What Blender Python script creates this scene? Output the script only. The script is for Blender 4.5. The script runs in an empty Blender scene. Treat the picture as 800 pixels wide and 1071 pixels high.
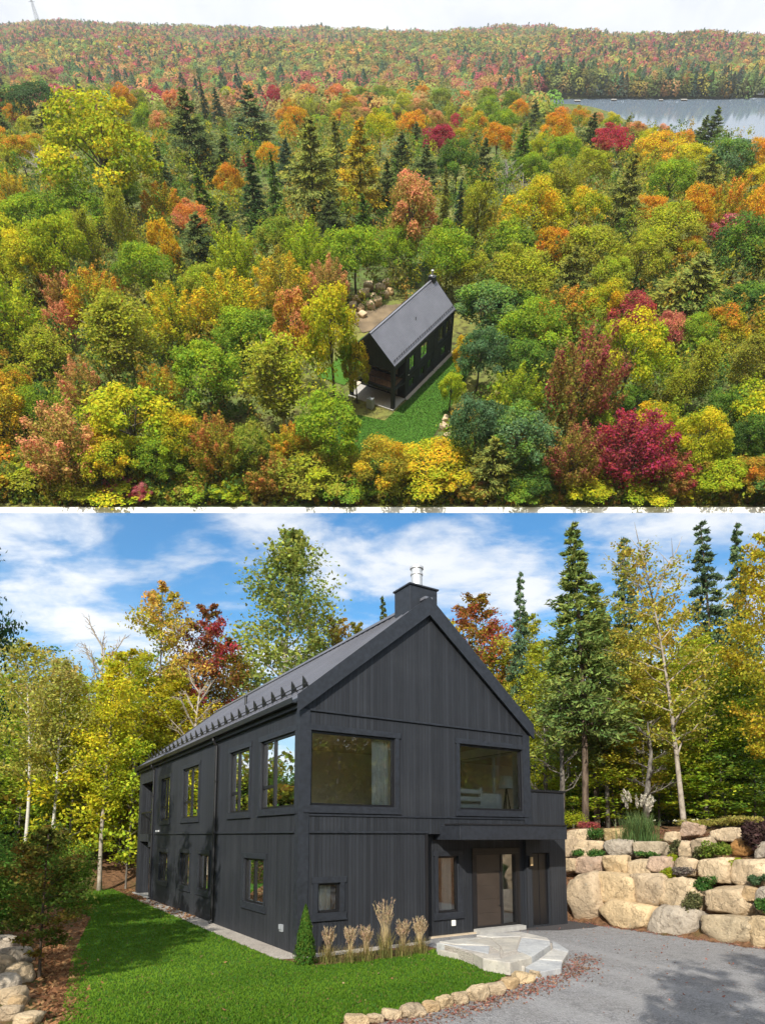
import bpy, math, random
import numpy as np
from mathutils import Vector, Matrix, Quaternion
sc = bpy.context.scene
COL = sc.collection
R = math.radians
# ------------------------------------------------------------------ camera numbers
FPX, PX0, PY0 = 650.0, 400.0, 804.0            # focal length and principal point in photograph pixels
PITCH = math.atan(71 / 650); HC = 2.8
CAM = np.array([0, 0, HC])
def ray(x, y):
    a, c = (x - PX0) / FPX, (PY0 - y) / FPX
    return np.array([a, math.cos(PITCH) - c * math.sin(PITCH), math.sin(PITCH) + c * math.cos(PITCH)])
def ground(x, y, z=0.0):
    d = ray(x, y); return CAM + d * ((z - HC) / d[2])
def at(x, y, Y):
    d = ray(x, y); return CAM + d * (Y / d[1])
YAW = R(32.4)
HA = ground(311, 1000)
E1 = np.array([math.cos(YAW), math.sin(YAW), 0]); E2 = np.array([-math.sin(YAW), math.cos(YAW), 0])
def H2W(u, v, w=0.0): return HA + E1 * u + E2 * v + np.array([0, 0, w])
def W2H(x, y): q = np.array([x - HA[0], y - HA[1], 0]); return q @ E1, q @ E2
def on_u(x, y, u):          # picture ray met with the plane of constant u in the house frame
    d = ray(x, y); t = ((HA + E1 * u - CAM) @ E1) / (d @ E1); return CAM + d * t

# ------------------------------------------------------------------ objects
def setp(o, label=None, cat=None, group=None, kind=None):
    if label: o['label'] = label
    if cat: o['category'] = cat
    if group: o['group'] = group
    if kind: o['kind'] = kind
    return o
def empty(name, label, cat, loc=(0, 0, 0), rz=0, group=None):
    o = bpy.data.objects.new(name, None); COL.objects.link(o)
    o.empty_display_size = .2
    o.location = loc; o.rotation_euler = (0, 0, rz)
    return setp(o, label, cat, group)
def link(name, me, parent=None, mats=()):
    o = bpy.data.objects.new(name, me); COL.objects.link(o)
    for m in mats: me.materials.append(m)
    if parent: o.parent = parent
    return o
def copy_tree(o, parent=None):
    c = o.copy(); COL.objects.link(c)
    if parent: c.parent = parent
    for ch in o.children: copy_tree(ch, c)
    return c
class MB:
    """collects simple solids and links them as one mesh"""
    def __init__(s): s.v = []; s.f = []; s.m = []
    def add(s, vs, fs, mi=0):
        n = len(s.v); s.v += [tuple(map(float, p)) for p in vs]
        s.f += [tuple(i + n for i in f) for f in fs]; s.m += [mi] * len(fs); return s
    def box(s, x0, x1, y0, y1, z0, z1, mi=0, rot=None, c=None):
        vs = [(x, y, z) for z in (z0, z1) for y in (y0, y1) for x in (x0, x1)]
        if rot is not None: vs = [tuple(rot @ Vector(p) + Vector(c or (0, 0, 0))) for p in vs]
        return s.add(vs, [(0, 2, 3, 1), (4, 5, 7, 6), (0, 1, 5, 4), (2, 6, 7, 3), (0, 4, 6, 2), (1, 3, 7, 5)], mi)
    def prism(s, poly, d0, d1, mi=0, f=lambda p, d: (p[0], p[1], d)):
        n = len(poly); vs = [f(p, d0) for p in poly] + [f(p, d1) for p in poly]
        fs = [tuple(range(n - 1, -1, -1)), tuple(range(n, 2 * n))] + [(i, (i + 1) % n, n + (i + 1) % n, n + i) for i in range(n)]
        return s.add(vs, fs, mi)
    def quad(s, a, b, c, d, mi=0): return s.add([a, b, c, d], [(0, 1, 2, 3)], mi)
    def tube(s, pts, rad, n=8, mi=0, cap=True):
        pts = [Vector(p) for p in pts]; k = len(pts)
        if not hasattr(rad, '__len__'): rad = [rad] * k
        vs = []
        for i, p in enumerate(pts):
            t = (pts[min(i + 1, k - 1)] - pts[max(i - 1, 0)]).normalized()
            a = t.orthogonal().normalized() if i == 0 else (a - t * a.dot(t)).normalized()
            b = t.cross(a)
            vs += [p + (a * math.cos(2 * math.pi * j / n) + b * math.sin(2 * math.pi * j / n)) * rad[i] for j in range(n)]
        fs = [(i * n + j, i * n + (j + 1) % n, (i + 1) * n + (j + 1) % n, (i + 1) * n + j) for i in range(k - 1) for j in range(n)]
        if cap: fs += [tuple(range(n - 1, -1, -1)), tuple(range((k - 1) * n, k * n))]
        return s.add(vs, fs, mi)
    def mesh(s, name, mats=(), smooth=False):
        me = bpy.data.meshes.new(name); me.from_pydata(s.v, [], s.f)
        for m in mats: me.materials.append(m)
        if any(s.m): me.polygons.foreach_set('material_index', s.m)
        if smooth: me.polygons.foreach_set('use_smooth', [True] * len(s.f))
        me.update(); return me
    def build(s, name, mats, parent=None, smooth=False, bevel=0):
        if not isinstance(mats, (list, tuple)): mats = [mats]
        o = bpy.data.objects.new(name, s.mesh(name, mats, smooth)); COL.objects.link(o)
        if parent: o.parent = parent
        if bevel:
            b = o.modifiers.new('edge', 'BEVEL'); b.width = bevel; b.segments = 2; b.limit_method = 'ANGLE'
        return o

def quads_mesh(name, V, col=None):
    """V: (N,4,3) quads, col: (N,3) stored as the point colour 'leaf'"""
    n = len(V); me = bpy.data.meshes.new(name)
    me.vertices.add(4 * n); me.vertices.foreach_set('co', np.ascontiguousarray(V, dtype=np.float32).ravel())
    me.loops.add(4 * n); me.loops.foreach_set('vertex_index', np.arange(4 * n, dtype=np.int32))
    me.polygons.add(n); me.polygons.foreach_set('loop_start', np.arange(0, 4 * n, 4, dtype=np.int32))
    if col is not None:
        a = me.attributes.new('leaf', 'FLOAT_COLOR', 'POINT')
        c = np.ones((n, 4, 4), np.float32); c[:, :, :3] = np.asarray(col)[:, None, :]
        a.data.foreach_set('color', c.ravel())
    me.update(calc_edges=True); return me
def unit(a): return a / np.maximum(np.linalg.norm(a, axis=-1, keepdims=True), 1e-9)
def leaf_quads(rng, P, N, size, aspect=.62, T=None, fold=.12):
    n = len(P); N = unit(N)
    t = rng.normal(size=(n, 3)) if T is None else T + rng.normal(size=(n, 3)) * .25
    t = unit(t - N * (t * N).sum(1, keepdims=True)); b = np.cross(N, t)
    s = np.asarray(size)[:, None] if np.ndim(size) else size
    V = np.empty((n, 4, 3))
    V[:, 0] = P - t * s * .5; V[:, 2] = P + t * s * .5
    V[:, 1] = P + b * s * aspect * .5 - N * s * fold; V[:, 3] = P - b * s * aspect * .5 - N * s * fold
    return V

# ------------------------------------------------------------------ materials
def mat(name):
    m = bpy.data.materials.new(name); m.use_nodes = True
    nt = m.node_tree; nt.nodes.clear(); out = nt.nodes.new('ShaderNodeOutputMaterial')
    return m, nt, out
def N(nt, typ, **kw):
    n = nt.nodes.new(typ)
    for k, v in kw.items():
        if k in n.inputs: n.inputs[k].default_value = v
        else: setattr(n, k, v)
    return n
def L(nt, a, b): nt.links.new(a, b)
def mixc(nt, fac, a, b, blend='MIX'):
    n = nt.nodes.new('ShaderNodeMix'); n.data_type = 'RGBA'; n.blend_type = blend
    for s, x in ((n.inputs[0], fac), (n.inputs[6], a), (n.inputs[7], b)):
        if hasattr(x, 'links'): L(nt, x, s)
        else: s.default_value = x if not hasattr(x, '__len__') or len(x) == 4 else (*x, 1)
    return n.outputs[2]
def ramp(nt, fac, stops, interp='LINEAR'):
    n = nt.nodes.new('ShaderNodeValToRGB'); n.color_ramp.interpolation = interp
    e = n.color_ramp.elements
    while len(e) < len(stops): e.new(.5)
    for x, (p, c) in zip(e, stops):
        x.position = p; x.color = (c, c, c, 1) if not hasattr(c, '__len__') else (*c, 1)
    L(nt, fac, n.inputs[0]); return n.outputs[0]
def math_(nt, op, a, b=0.0, clamp=False):
    n = nt.nodes.new('ShaderNodeMath'); n.operation = op; n.use_clamp = clamp
    for s, x in ((n.inputs[0], a), (n.inputs[1], b)):
        if hasattr(x, 'links'): L(nt, x, s)
        else: s.default_value = x
    return n.outputs[0]
def noise(nt, scale, detail=4, rough=.55, coord='Object', vec=None, dist=0):
    n = N(nt, 'ShaderNodeTexNoise'); n.inputs['Scale'].default_value = scale
    n.inputs['Detail'].default_value = detail; n.inputs['Roughness'].default_value = rough; n.inputs['Distortion'].default_value = dist
    if vec is None: vec = nt.nodes.new('ShaderNodeTexCoord').outputs[coord]
    L(nt, vec, n.inputs['Vector']); return n
def principled(nt, out, col, rough=.7, metal=0, bump=None, bstr=.3, bdist=.02, spec=.5):
    p = nt.nodes.new('ShaderNodeBsdfPrincipled')
    if hasattr(col, 'links'): L(nt, col, p.inputs['Base Color'])
    else: p.inputs['Base Color'].default_value = (*col, 1)
    if hasattr(rough, 'links'): L(nt, rough, p.inputs['Roughness'])
    else: p.inputs['Roughness'].default_value = rough
    p.inputs['Metallic'].default_value = metal; p.inputs['Specular IOR Level'].default_value = spec
    if bump is not None:
        b = nt.nodes.new('ShaderNodeBump'); b.inputs['Strength'].default_value = bstr; b.inputs['Distance'].default_value = bdist
        L(nt, bump, b.inputs['Height']); L(nt, b.outputs[0], p.inputs['Normal'])
    L(nt, p.outputs[0], out.inputs[0]); return p
def plain(name, col, rough=.6, metal=0, nscale=6, var=.25, bstr=.15, spec=.5):
    m, nt, out = mat(name)
    n = noise(nt, nscale, 5)
    d = tuple(c * (1 - var) for c in col); l = tuple(min(1, c * (1 + var)) for c in col)
    principled(nt, out, mixc(nt, ramp(nt, n.outputs[0], [(.3, 0), (.7, 1)]), d, l), rough, metal, n.outputs[0], bstr, .01, spec)
    return m

def leaf_material(name, translucency=.35):
    """leaf colour = the tree's own colour turning to its second colour leaf by leaf"""
    m, nt, out = mat(name)
    oi = nt.nodes.new('ShaderNodeObjectInfo')
    at1 = N(nt, 'ShaderNodeAttribute'); at1.attribute_name = 'leaf'
    tip = N(nt, 'ShaderNodeAttribute'); tip.attribute_type = 'OBJECT'; tip.attribute_name = 'tip'
    sp = nt.nodes.new('ShaderNodeSeparateColor'); L(nt, at1.outputs['Color'], sp.inputs[0])
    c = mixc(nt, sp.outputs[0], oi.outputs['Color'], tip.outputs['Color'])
    hs = nt.nodes.new('ShaderNodeHueSaturation'); L(nt, c, hs.inputs['Color'])
    L(nt, math_(nt, 'ADD', math_(nt, 'MULTIPLY', sp.outputs[1], .07), .465), hs.inputs['Hue'])
    L(nt, math_(nt, 'ADD', math_(nt, 'MULTIPLY', sp.outputs[2], .9), .5), hs.inputs['Value'])
    d = nt.nodes.new('ShaderNodeBsdfDiffuse'); t = nt.nodes.new('ShaderNodeBsdfTranslucent')
    L(nt, hs.outputs[0], d.inputs[0]); L(nt, hs.outputs[0], t.inputs[0])
    mx = nt.nodes.new('ShaderNodeMixShader'); mx.inputs[0].default_value = translucency
    L(nt, d.outputs[0], mx.inputs[1]); L(nt, t.outputs[0], mx.inputs[2]); L(nt, mx.outputs[0], out.inputs[0])
    return m
M = {}
M['leaf'] = leaf_material('leaf', .45)
M['needle'] = leaf_material('needle', .3)
def vcol_material(name, translucency=.42):
    m, nt, out = mat(name)
    a = N(nt, 'ShaderNodeAttribute'); a.attribute_name = 'leaf'
    d = nt.nodes.new('ShaderNodeBsdfDiffuse'); t = nt.nodes.new('ShaderNodeBsdfTranslucent')
    L(nt, a.outputs['Color'], d.inputs[0]); L(nt, a.outputs['Color'], t.inputs[0])
    mx = nt.nodes.new('ShaderNodeMixShader'); mx.inputs[0].default_value = translucency
    L(nt, d.outputs[0], mx.inputs[1]); L(nt, t.outputs[0], mx.inputs[2]); L(nt, mx.outputs[0], out.inputs[0])
    return m
M['mixed_leaf'] = vcol_material('mixed_leaf')
def bark(name, c1, c2, scale=3.0, stretch=.25, thr=(.4, .6)):
    m, nt, out = mat(name)
    tc = nt.nodes.new('ShaderNodeTexCoord'); mp = nt.nodes.new('ShaderNodeMapping')
    mp.inputs['Scale'].default_value = (1, 1, stretch); L(nt, tc.outputs['Object'], mp.inputs[0])
    n = noise(nt, scale, 6, .65, vec=mp.outputs[0])
    principled(nt, out, mixc(nt, ramp(nt, n.outputs[0], [(thr[0], 0), (thr[1], 1)]), c1, c2), .9, 0, n.outputs[0], .5, .02, .2)
    return m
M['bark_grey'] = bark('bark_grey', (.07, .06, .05), (.2, .18, .15), 5)
M['bark_brown'] = bark('bark_brown', (.05, .035, .025), (.15, .11, .08), 5)
M['bark_white'] = bark('bark_white', (.12, .1, .08), (.55, .52, .46), 4, 2.0, (.33, .45))
M['bark_pale'] = bark('bark_pale', (.16, .13, .1), (.38, .33, .27), 4, .6, (.3, .6))
M['bark_dead'] = bark('bark_dead', (.2, .18, .17), (.42, .39, .38), 4, .6)

def siding_material():
    m, nt, out = mat('black_siding')
    tc = nt.nodes.new('ShaderNodeTexCoord'); sep = nt.nodes.new('ShaderNodeSeparateXYZ'); L(nt, tc.outputs['Object'], sep.inputs[0])
    sn = nt.nodes.new('ShaderNodeSeparateXYZ'); L(nt, tc.outputs['Normal'], sn.inputs[0])
    ax = math_(nt, 'GREATER_THAN', math_(nt, 'ABSOLUTE', sn.outputs[0]), .5)
    co = math_(nt, 'ADD', math_(nt, 'MULTIPLY', sep.outputs[0], math_(nt, 'SUBTRACT', 1.0, ax)), math_(nt, 'MULTIPLY', sep.outputs[1], ax))
    k = math_(nt, 'DIVIDE', co, .105); fr = math_(nt, 'FRACT', k); idx = math_(nt, 'FLOOR', k)
    groove = ramp(nt, math_(nt, 'ABSOLUTE', math_(nt, 'SUBTRACT', fr, .5)), [(.43, 1), (.475, 0)])
    wn = nt.nodes.new('ShaderNodeTexWhiteNoise'); wn.noise_dimensions = '1D'; L(nt, idx, wn.inputs['W'])
    cb = nt.nodes.new('ShaderNodeCombineXYZ'); L(nt, math_(nt, 'MULTIPLY', co, 40.0), cb.inputs[0]); L(nt, math_(nt, 'MULTIPLY', sep.outputs[2], 1.2), cb.inputs[2])
    L(nt, math_(nt, 'MULTIPLY', wn.outputs[0], 30.0), cb.inputs[1])
    gr = noise(nt, 1.0, 6, .7, vec=cb.outputs[0])
    wx = noise(nt, .7, 5, .6)
    v = math_(nt, 'ADD', math_(nt, 'MULTIPLY', wn.outputs[0], .35), math_(nt, 'MULTIPLY', gr.outputs[0], .9))
    base = mixc(nt, ramp(nt, v, [(.25, 0), (1.0, 1)]), (.009, .0105, .014), (.032, .036, .045))
    base = mixc(nt, math_(nt, 'MULTIPLY', ramp(nt, wx.outputs[0], [(.5, 0), (.75, 1)]), .35), base, (.05, .053, .06))
    base = mixc(nt, groove, (.004, .004, .005), base)
    h = math_(nt, 'ADD', groove, math_(nt, 'MULTIPLY', gr.outputs[0], .25))
    principled(nt, out, base, .62, 0, h, .7, .012, .35)
    return m
M['siding'] = siding_material()
M['trim'] = plain('black_trim', (.017, .020, .027), .55, 0, 9, .35, .2)
M['metal_black'] = plain('black_metal', (.012, .012, .014), .4, 0, 4, .2, .05)
M['roof'] = plain('roof_metal', (.19, .195, .225), .38, .3, .5, .12, .03)
M['frame'] = plain('window_frame_black', (.010, .010, .012), .35, 0, 5, .1, .02)
M['white'] = plain('white_paint', (.75, .75, .72), .7, 0, 3, .04, .02)
M['inner'] = plain('plaster', (.8, .79, .75), .9, 0, 2, .05, .02)
M['curtain'] = plain('curtain_cloth', (.85, .84, .8), .95, 0, 3, .08, .05)
M['wood'] = plain('warm_wood', (.2, .11, .055), .55, 0, 3, .4, .15)
M['pale_wood'] = plain('pale_wood_floor', (.52, .42, .30), .5, 0, 3, .2, .05)
M['dark_inside'] = plain('dark_inside', (.03, .028, .025), .9, 0, 2, .2, .05)
M['door'] = plain('dark_bronze_door', (.045, .034, .028), .38, 0, 2, .2, .05)
M['steel'] = plain('stainless_flue', (.62, .62, .62), .5, .6, 8, .1, .02)
M['concrete'] = plain('concrete', (.36, .35, .33), .85, 0, 5, .18, .2)
M['plastic_grey'] = plain('grey_plastic', (.26, .28, .30), .5, 0, 5, .1, .02)
M['warm_lamp'] = plain('sconce_glass', (.6, .42, .22), .3, 0, 5, .1, .02)
def glass(name, refl=.28, tint=.55):
    m, nt, out = mat(name)
    t = nt.nodes.new('ShaderNodeBsdfTransparent'); t.inputs[0].default_value = (tint, tint * 1.02, tint * .97, 1)
    g = nt.nodes.new('ShaderNodeBsdfGlossy'); g.inputs['Roughness'].default_value = .015; g.inputs[0].default_value = (.95, .97, 1, 1)
    n = noise(nt, .8, 2); b = nt.nodes.new('ShaderNodeBump'); b.inputs['Strength'].default_value = .03; b.inputs['Distance'].default_value = .05
    L(nt, n.outputs[0], b.inputs['Height']); L(nt, b.outputs[0], g.inputs['Normal'])
    fz = nt.nodes.new('ShaderNodeFresnel'); fz.inputs[0].default_value = 1.5
    mx = nt.nodes.new('ShaderNodeMixShader')
    L(nt, math_(nt, 'ADD', math_(nt, 'MULTIPLY', fz.outputs[0], .9), refl - .04, True), mx.inputs[0])
    L(nt, t.outputs[0], mx.inputs[1]); L(nt, g.outputs[0], mx.inputs[2]); L(nt, mx.outputs[0], out.inputs[0])
    return m
M['glass'] = glass('window_glass', .22, .95)

def stone_material():
    m, nt, out = mat('sandstone_boulder')
    oi = nt.nodes.new('ShaderNodeObjectInfo')
    vm = nt.nodes.new('ShaderNodeVectorMath'); vm.operation = 'ADD'
    cb = nt.nodes.new('ShaderNodeCombineXYZ'); L(nt, math_(nt, 'MULTIPLY', oi.outputs['Random'], 37.0), cb.inputs[0])
    tc = nt.nodes.new('ShaderNodeTexCoord'); L(nt, tc.outputs['Object'], vm.inputs[0]); L(nt, cb.outputs[0], vm.inputs[1])
    a = noise(nt, 1.6, 6, .65, vec=vm.outputs[0]); b = noise(nt, 9, 6, .7, vec=vm.outputs[0]); c = noise(nt, 45, 3, .6, vec=vm.outputs[0])
    c0 = mixc(nt, ramp(nt, a.outputs[0], [(.35, 0), (.65, 1)]), (.80, .74, .66), (1.22, 1.12, .98))
    c0 = mixc(nt, ramp(nt, b.outputs[0], [(.30, 1), (.46, 0)]), c0, (.5, .43, .36))
    c0 = mixc(nt, ramp(nt, b.outputs[0], [(.60, 0), (.72, 1)]), c0, (1.4, 1.32, 1.2))
    col = mixc(nt, 1.0, oi.outputs['Color'], c0, 'MULTIPLY')
    vr = N(nt, 'ShaderNodeTexVoronoi'); vr.feature = 'DISTANCE_TO_EDGE'; vr.inputs['Scale'].default_value = .75
    vd = nt.nodes.new('ShaderNodeVectorMath'); vd.operation = 'ADD'; L(nt, vm.outputs[0], vd.inputs[0]); sc_ = nt.nodes.new('ShaderNodeVectorMath'); sc_.operation = 'SCALE'; sc_.inputs['Scale'].default_value = .9
    L(nt, a.outputs['Color'], sc_.inputs[0]); L(nt, sc_.outputs[0], vd.inputs[1]); L(nt, vd.outputs[0], vr.inputs['Vector'])
    crack = ramp(nt, vr.outputs['Distance'], [(.0, 0), (.018, 1)])
    col = mixc(nt, math_(nt, 'MULTIPLY', math_(nt, 'SUBTRACT', 1.0, crack), .28), col, (.12, .09, .06))
    lich = noise(nt, 5.5, 5, .7, vec=vm.outputs[0]); col = mixc(nt, math_(nt, 'MULTIPLY', ramp(nt, lich.outputs[0], [(.62, 0), (.70, 1)]), .5), col, (.30, .29, .25))
    h = math_(nt, 'ADD', math_(nt, 'MULTIPLY', b.outputs[0], 1.0), math_(nt, 'MULTIPLY', c.outputs[0], .3)); h = math_(nt, 'ADD', h, math_(nt, 'MULTIPLY', crack, .2)); h = math_(nt, 'ADD', h, math_(nt, 'MULTIPLY', a.outputs[0], 1.6))
    principled(nt, out, col, .9, 0, h, 1.0, .09, .25)
    return m
M['stone'] = stone_material()

def ground_material():
    m, nt, out = mat('forest_floor')
    a = noise(nt, .25, 6, .6); b = noise(nt, 6, 6, .7); c = noise(nt, 30, 3, .6)
    col = mixc(nt, ramp(nt, b.outputs[0], [(.35, 0), (.65, 1)]), (.06, .035, .02), (.26, .14, .075))
    col = mixc(nt, ramp(nt, c.outputs[0], [(.55, 0), (.7, 1)]), col, (.33, .19, .1))
    col = mixc(nt, ramp(nt, a.outputs[0], [(.52, 0), (.62, 1)]), col, (.07, .09, .025))
    principled(nt, out, col, .95, 0, math_(nt, 'ADD', b.outputs[0], math_(nt, 'MULTIPLY', c.outputs[0], .5)), .8, .06, .1)
    return m
M['floor'] = ground_material()
def lawn_material():
    m, nt, out = mat('lawn')
    a = noise(nt, .35, 5, .6); b = noise(nt, 18, 5, .7); c = noise(nt, 1.6, 4, .6)
    col = mixc(nt, ramp(nt, b.outputs[0], [(.3, 0), (.7, 1)]), (.03, .09, .01), (.08, .19, .025))
    col = mixc(nt, math_(nt, 'MULTIPLY', ramp(nt, c.outputs[0], [(.5, 0), (.7, 1)]), .5), col, (.09, .15, .025))
    principled(nt, out, col, .95, 0, b.outputs[0], .8, .04, .1)
    return m
M['lawn'] = lawn_material()
def flag_material():
    m, nt, out = mat('flagstone_slab'); oi = nt.nodes.new('ShaderNodeObjectInfo')
    a = noise(nt, 2.2, 6, .65); b = noise(nt, 14, 6, .7)
    c0 = mixc(nt, ramp(nt, a.outputs[0], [(.35, 0), (.65, 1)]), (.78, .78, .8), (1.18, 1.16, 1.12)); c0 = mixc(nt, ramp(nt, b.outputs[0], [(.32, 1), (.45, 0)]), c0, (.6, .58, .56))
    principled(nt, out, mixc(nt, 1.0, oi.outputs['Color'], c0, 'MULTIPLY'), .85, 0, math_(nt, 'ADD', a.outputs[0], b.outputs[0]), .6, .02, .3); return m
M['flag'] = flag_material()
def gravel_material(name, dark, light, tint):
    m, nt, out = mat(name)
    v = N(nt, 'ShaderNodeTexVoronoi'); v.inputs['Scale'].default_value = 42
    tc = nt.nodes.new('ShaderNodeTexCoord'); L(nt, tc.outputs['Object'], v.inputs['Vector'])
    sp = nt.nodes.new('ShaderNodeSeparateColor'); L(nt, v.outputs['Color'], sp.inputs[0])
    a = noise(nt, .5, 6, .62); b = noise(nt, 3.5, 5, .6); e = noise(nt, 110, 2, .5)
    col = mixc(nt, sp.outputs[0], dark, light)
    col = mixc(nt, math_(nt, 'MULTIPLY', ramp(nt, e.outputs[0], [(.45, 0), (.7, 1)]), .5), col, tuple(x * 1.5 for x in light))
    col = mixc(nt, math_(nt, 'MULTIPLY', ramp(nt, a.outputs[0], [(.42, 0), (.68, 1)]), .45), col, tint)
    col = mixc(nt, math_(nt, 'MULTIPLY', ramp(nt, b.outputs[0], [(.5, 0), (.72, 1)]), .35), col, tuple(x * .55 for x in dark))
    sx = nt.nodes.new('ShaderNodeSeparateXYZ'); L(nt, tc.outputs['Object'], sx.inputs[0]); wv = noise(nt, .22, 3, .5)
    uu = math_(nt, 'ADD', math_(nt, 'MULTIPLY', sx.outputs[0], .844), math_(nt, 'MULTIPLY', sx.outputs[1], .536)); uu = math_(nt, 'ADD', uu, math_(nt, 'MULTIPLY', wv.outputs[0], 2.2))
    def band(c_): return ramp(nt, math_(nt, 'ABSOLUTE', math_(nt, 'SUBTRACT', uu, c_)), [(.12, 1), (.42, 0)])
    trk = math_(nt, 'MAXIMUM', math_(nt, 'MAXIMUM', band(12.2), band(13.8)), math_(nt, 'MAXIMUM', band(10.6), band(9.0)))
    col = mixc(nt, math_(nt, 'MULTIPLY', math_(nt, 'MULTIPLY', trk, ramp(nt, b.outputs[0], [(.3, .3), (.6, 1)])), .45), col, tuple(x * 1.12 for x in light))
    h = math_(nt, 'ADD', math_(nt, 'MULTIPLY', v.outputs['Distance'], -1.0), b.outputs[0])
    principled(nt, out, col, .92, 0, h, .8, .03, .15)
    return m
M['gravel'] = gravel_material('grey_gravel', (.13, .13, .135), (.34, .335, .34), (.24, .225, .215))
M['pale_gravel'] = gravel_material('pale_gravel', (.28, .25, .22), (.55, .5, .44), (.4, .35, .3))
def water_material():
    m, nt, out = mat('lake_water')
    n = noise(nt, .02, 5, .6); n2 = noise(nt, .35, 4, .6)
    p = principled(nt, out, (.13, .17, .22), .10, 0, n2.outputs[0], .02, .05, 1.0); p.inputs['IOR'].default_value = 1.75
    return m
M['water'] = water_material()
# ================================================================== THE HOUSE
def holed(mb, f, a0, a1, w0, w1, holes, th, mi=0, mi_in=1):
    """wall sheet with real openings: f(a, w, d) places a point, d = depth behind the outer face"""
    A = sorted({a0, a1, *[x for h in holes for x in h[:2]]}); W = sorted({w0, w1, *[x for h in holes for x in h[2:]]})
    for i in range(len(A) - 1):
        for j in range(len(W) - 1):
            ca, cw = (A[i] + A[i + 1]) / 2, (W[j] + W[j + 1]) / 2
            if any(h[0] < ca < h[1] and h[2] < cw < h[3] for h in holes): continue
            q = [(A[i], W[j]), (A[i + 1], W[j]), (A[i + 1], W[j + 1]), (A[i], W[j + 1])]
            mb.quad(*[f(a, w, 0) for a, w in q], mi); mb.quad(*[f(a, w, th) for a, w in q[::-1]], mi_in)
    for h in holes:
        c = [(h[0], h[2]), (h[1], h[2]), (h[1], h[3]), (h[0], h[3])]
        for k in range(4):
            p, q = c[k], c[(k + 1) % 4]
            mb.quad(f(*p, 0), f(*q, 0), f(*q, th), f(*p, th), mi)
WID, LEN, LROOF, EAVE, RIDGE = 7.75, 15.5, 18.9, 5.95, 9.30
FR = lambda a, w, d: (a, d, w)                 # front wall (v = 0)
LF = lambda a, w, d: (d, a, w)                 # long wall above the lawn (u = 0)
RT = lambda a, w, d: (WID - d, a, w)
BK = lambda a, w, d: (a, LEN - d, w)
def frame_box(mb, f, a0, a1, w0, w1, d0, d1, mi=0):
    p = [f(a, w, d) for d in (d0, d1) for w in (w0, w1) for a in (a0, a1)]
    mb.add(p, [(0, 2, 3, 1), (4, 5, 7, 6), (0, 1, 5, 4), (2, 6, 7, 3), (0, 4, 6, 2), (1, 3, 7, 5)], mi)
def ring(mb, f, a0, a1, w0, w1, t, d0, d1):
    frame_box(mb, f, a0, a1, w0, w0 + t, d0, d1); frame_box(mb, f, a0, a1, w1 - t, w1, d0, d1)
    frame_box(mb, f, a0, a0 + t, w0 + t, w1 - t, d0, d1); frame_box(mb, f, a1 - t, a1, w0 + t, w1 - t, d0, d1)
def add_window(house, f, a0, a1, w0, w1, mull=(), trans=None, surround=True, label=None, curtain=None, drop=0.0, white=False):
    """window set in its opening: casing boards (trim), sash frame, glass, curtain"""
    wmb = MB(); t = .055
    ring(wmb, f, a0 + .002, a1 - .002, w0 + .002, w1 - .002, t, .04 + drop, .13 + drop)
    for m in mull: frame_box(wmb, f, m - .045, m + .045, w0 + t, w1 - t, .045 + drop, .125 + drop)
    if trans:
        for ta0, ta1, tw in trans: frame_box(wmb, f, ta0, ta1, tw - .04, tw + .04, .05 + drop, .12 + drop)
    w = wmb.build('window', M['white'] if white else M['frame'], house)
    if label: w['label'] = label
    g = MB(); g.quad(*[f(a, ww, .085 + drop) for a, ww in ((a0 + .03, w0 + .03), (a1 - .03, w0 + .03), (a1 - .03, w1 - .03), (a0 + .03, w1 - .03))])
    g.build('pane', M['glass'], w)
    if surround:
        s = MB(); k = .17
        frame_box(s, f, a0 - k, a1 + k, w1 + .002, w1 + .15, -.035 + drop, -.001 + drop)
        frame_box(s, f, a0 - k, a1 + k, w0 - .16, w0 - .002, -.035 + drop, -.001 + drop)
        frame_box(s, f, a0 - .12, a0 - .002, w0, w1, -.028 + drop, -.001 + drop); frame_box(s, f, a1 + .002, a1 + .12, w0, w1, -.028 + drop, -.001 + drop)
        frame_box(s, f, a0 - k - .01, a1 + k + .01, w0 - .185, w0 - .161, -.055 + drop, -.001 + drop)
        s.build('surround', M['trim'], w)
    if curtain:
        c = MB(); c0, c1 = curtain; n = 28
        pts = [(c0 + (c1 - c0) * i / n, .26 + drop + .025 * math.sin(i * 2.3) + .01 * math.sin(i * 5.1)) for i in range(n + 1)]
        for (p, dp), (q, dq) in zip(pts, pts[1:]):
            c.quad(f(p, w0 - .1, dp), f(q, w0 - .1, dq), f(q, w1 + .05, dq), f(p, w1 + .05, dp))
        c.build('curtain', M['curtain'], w)
    return w

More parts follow.
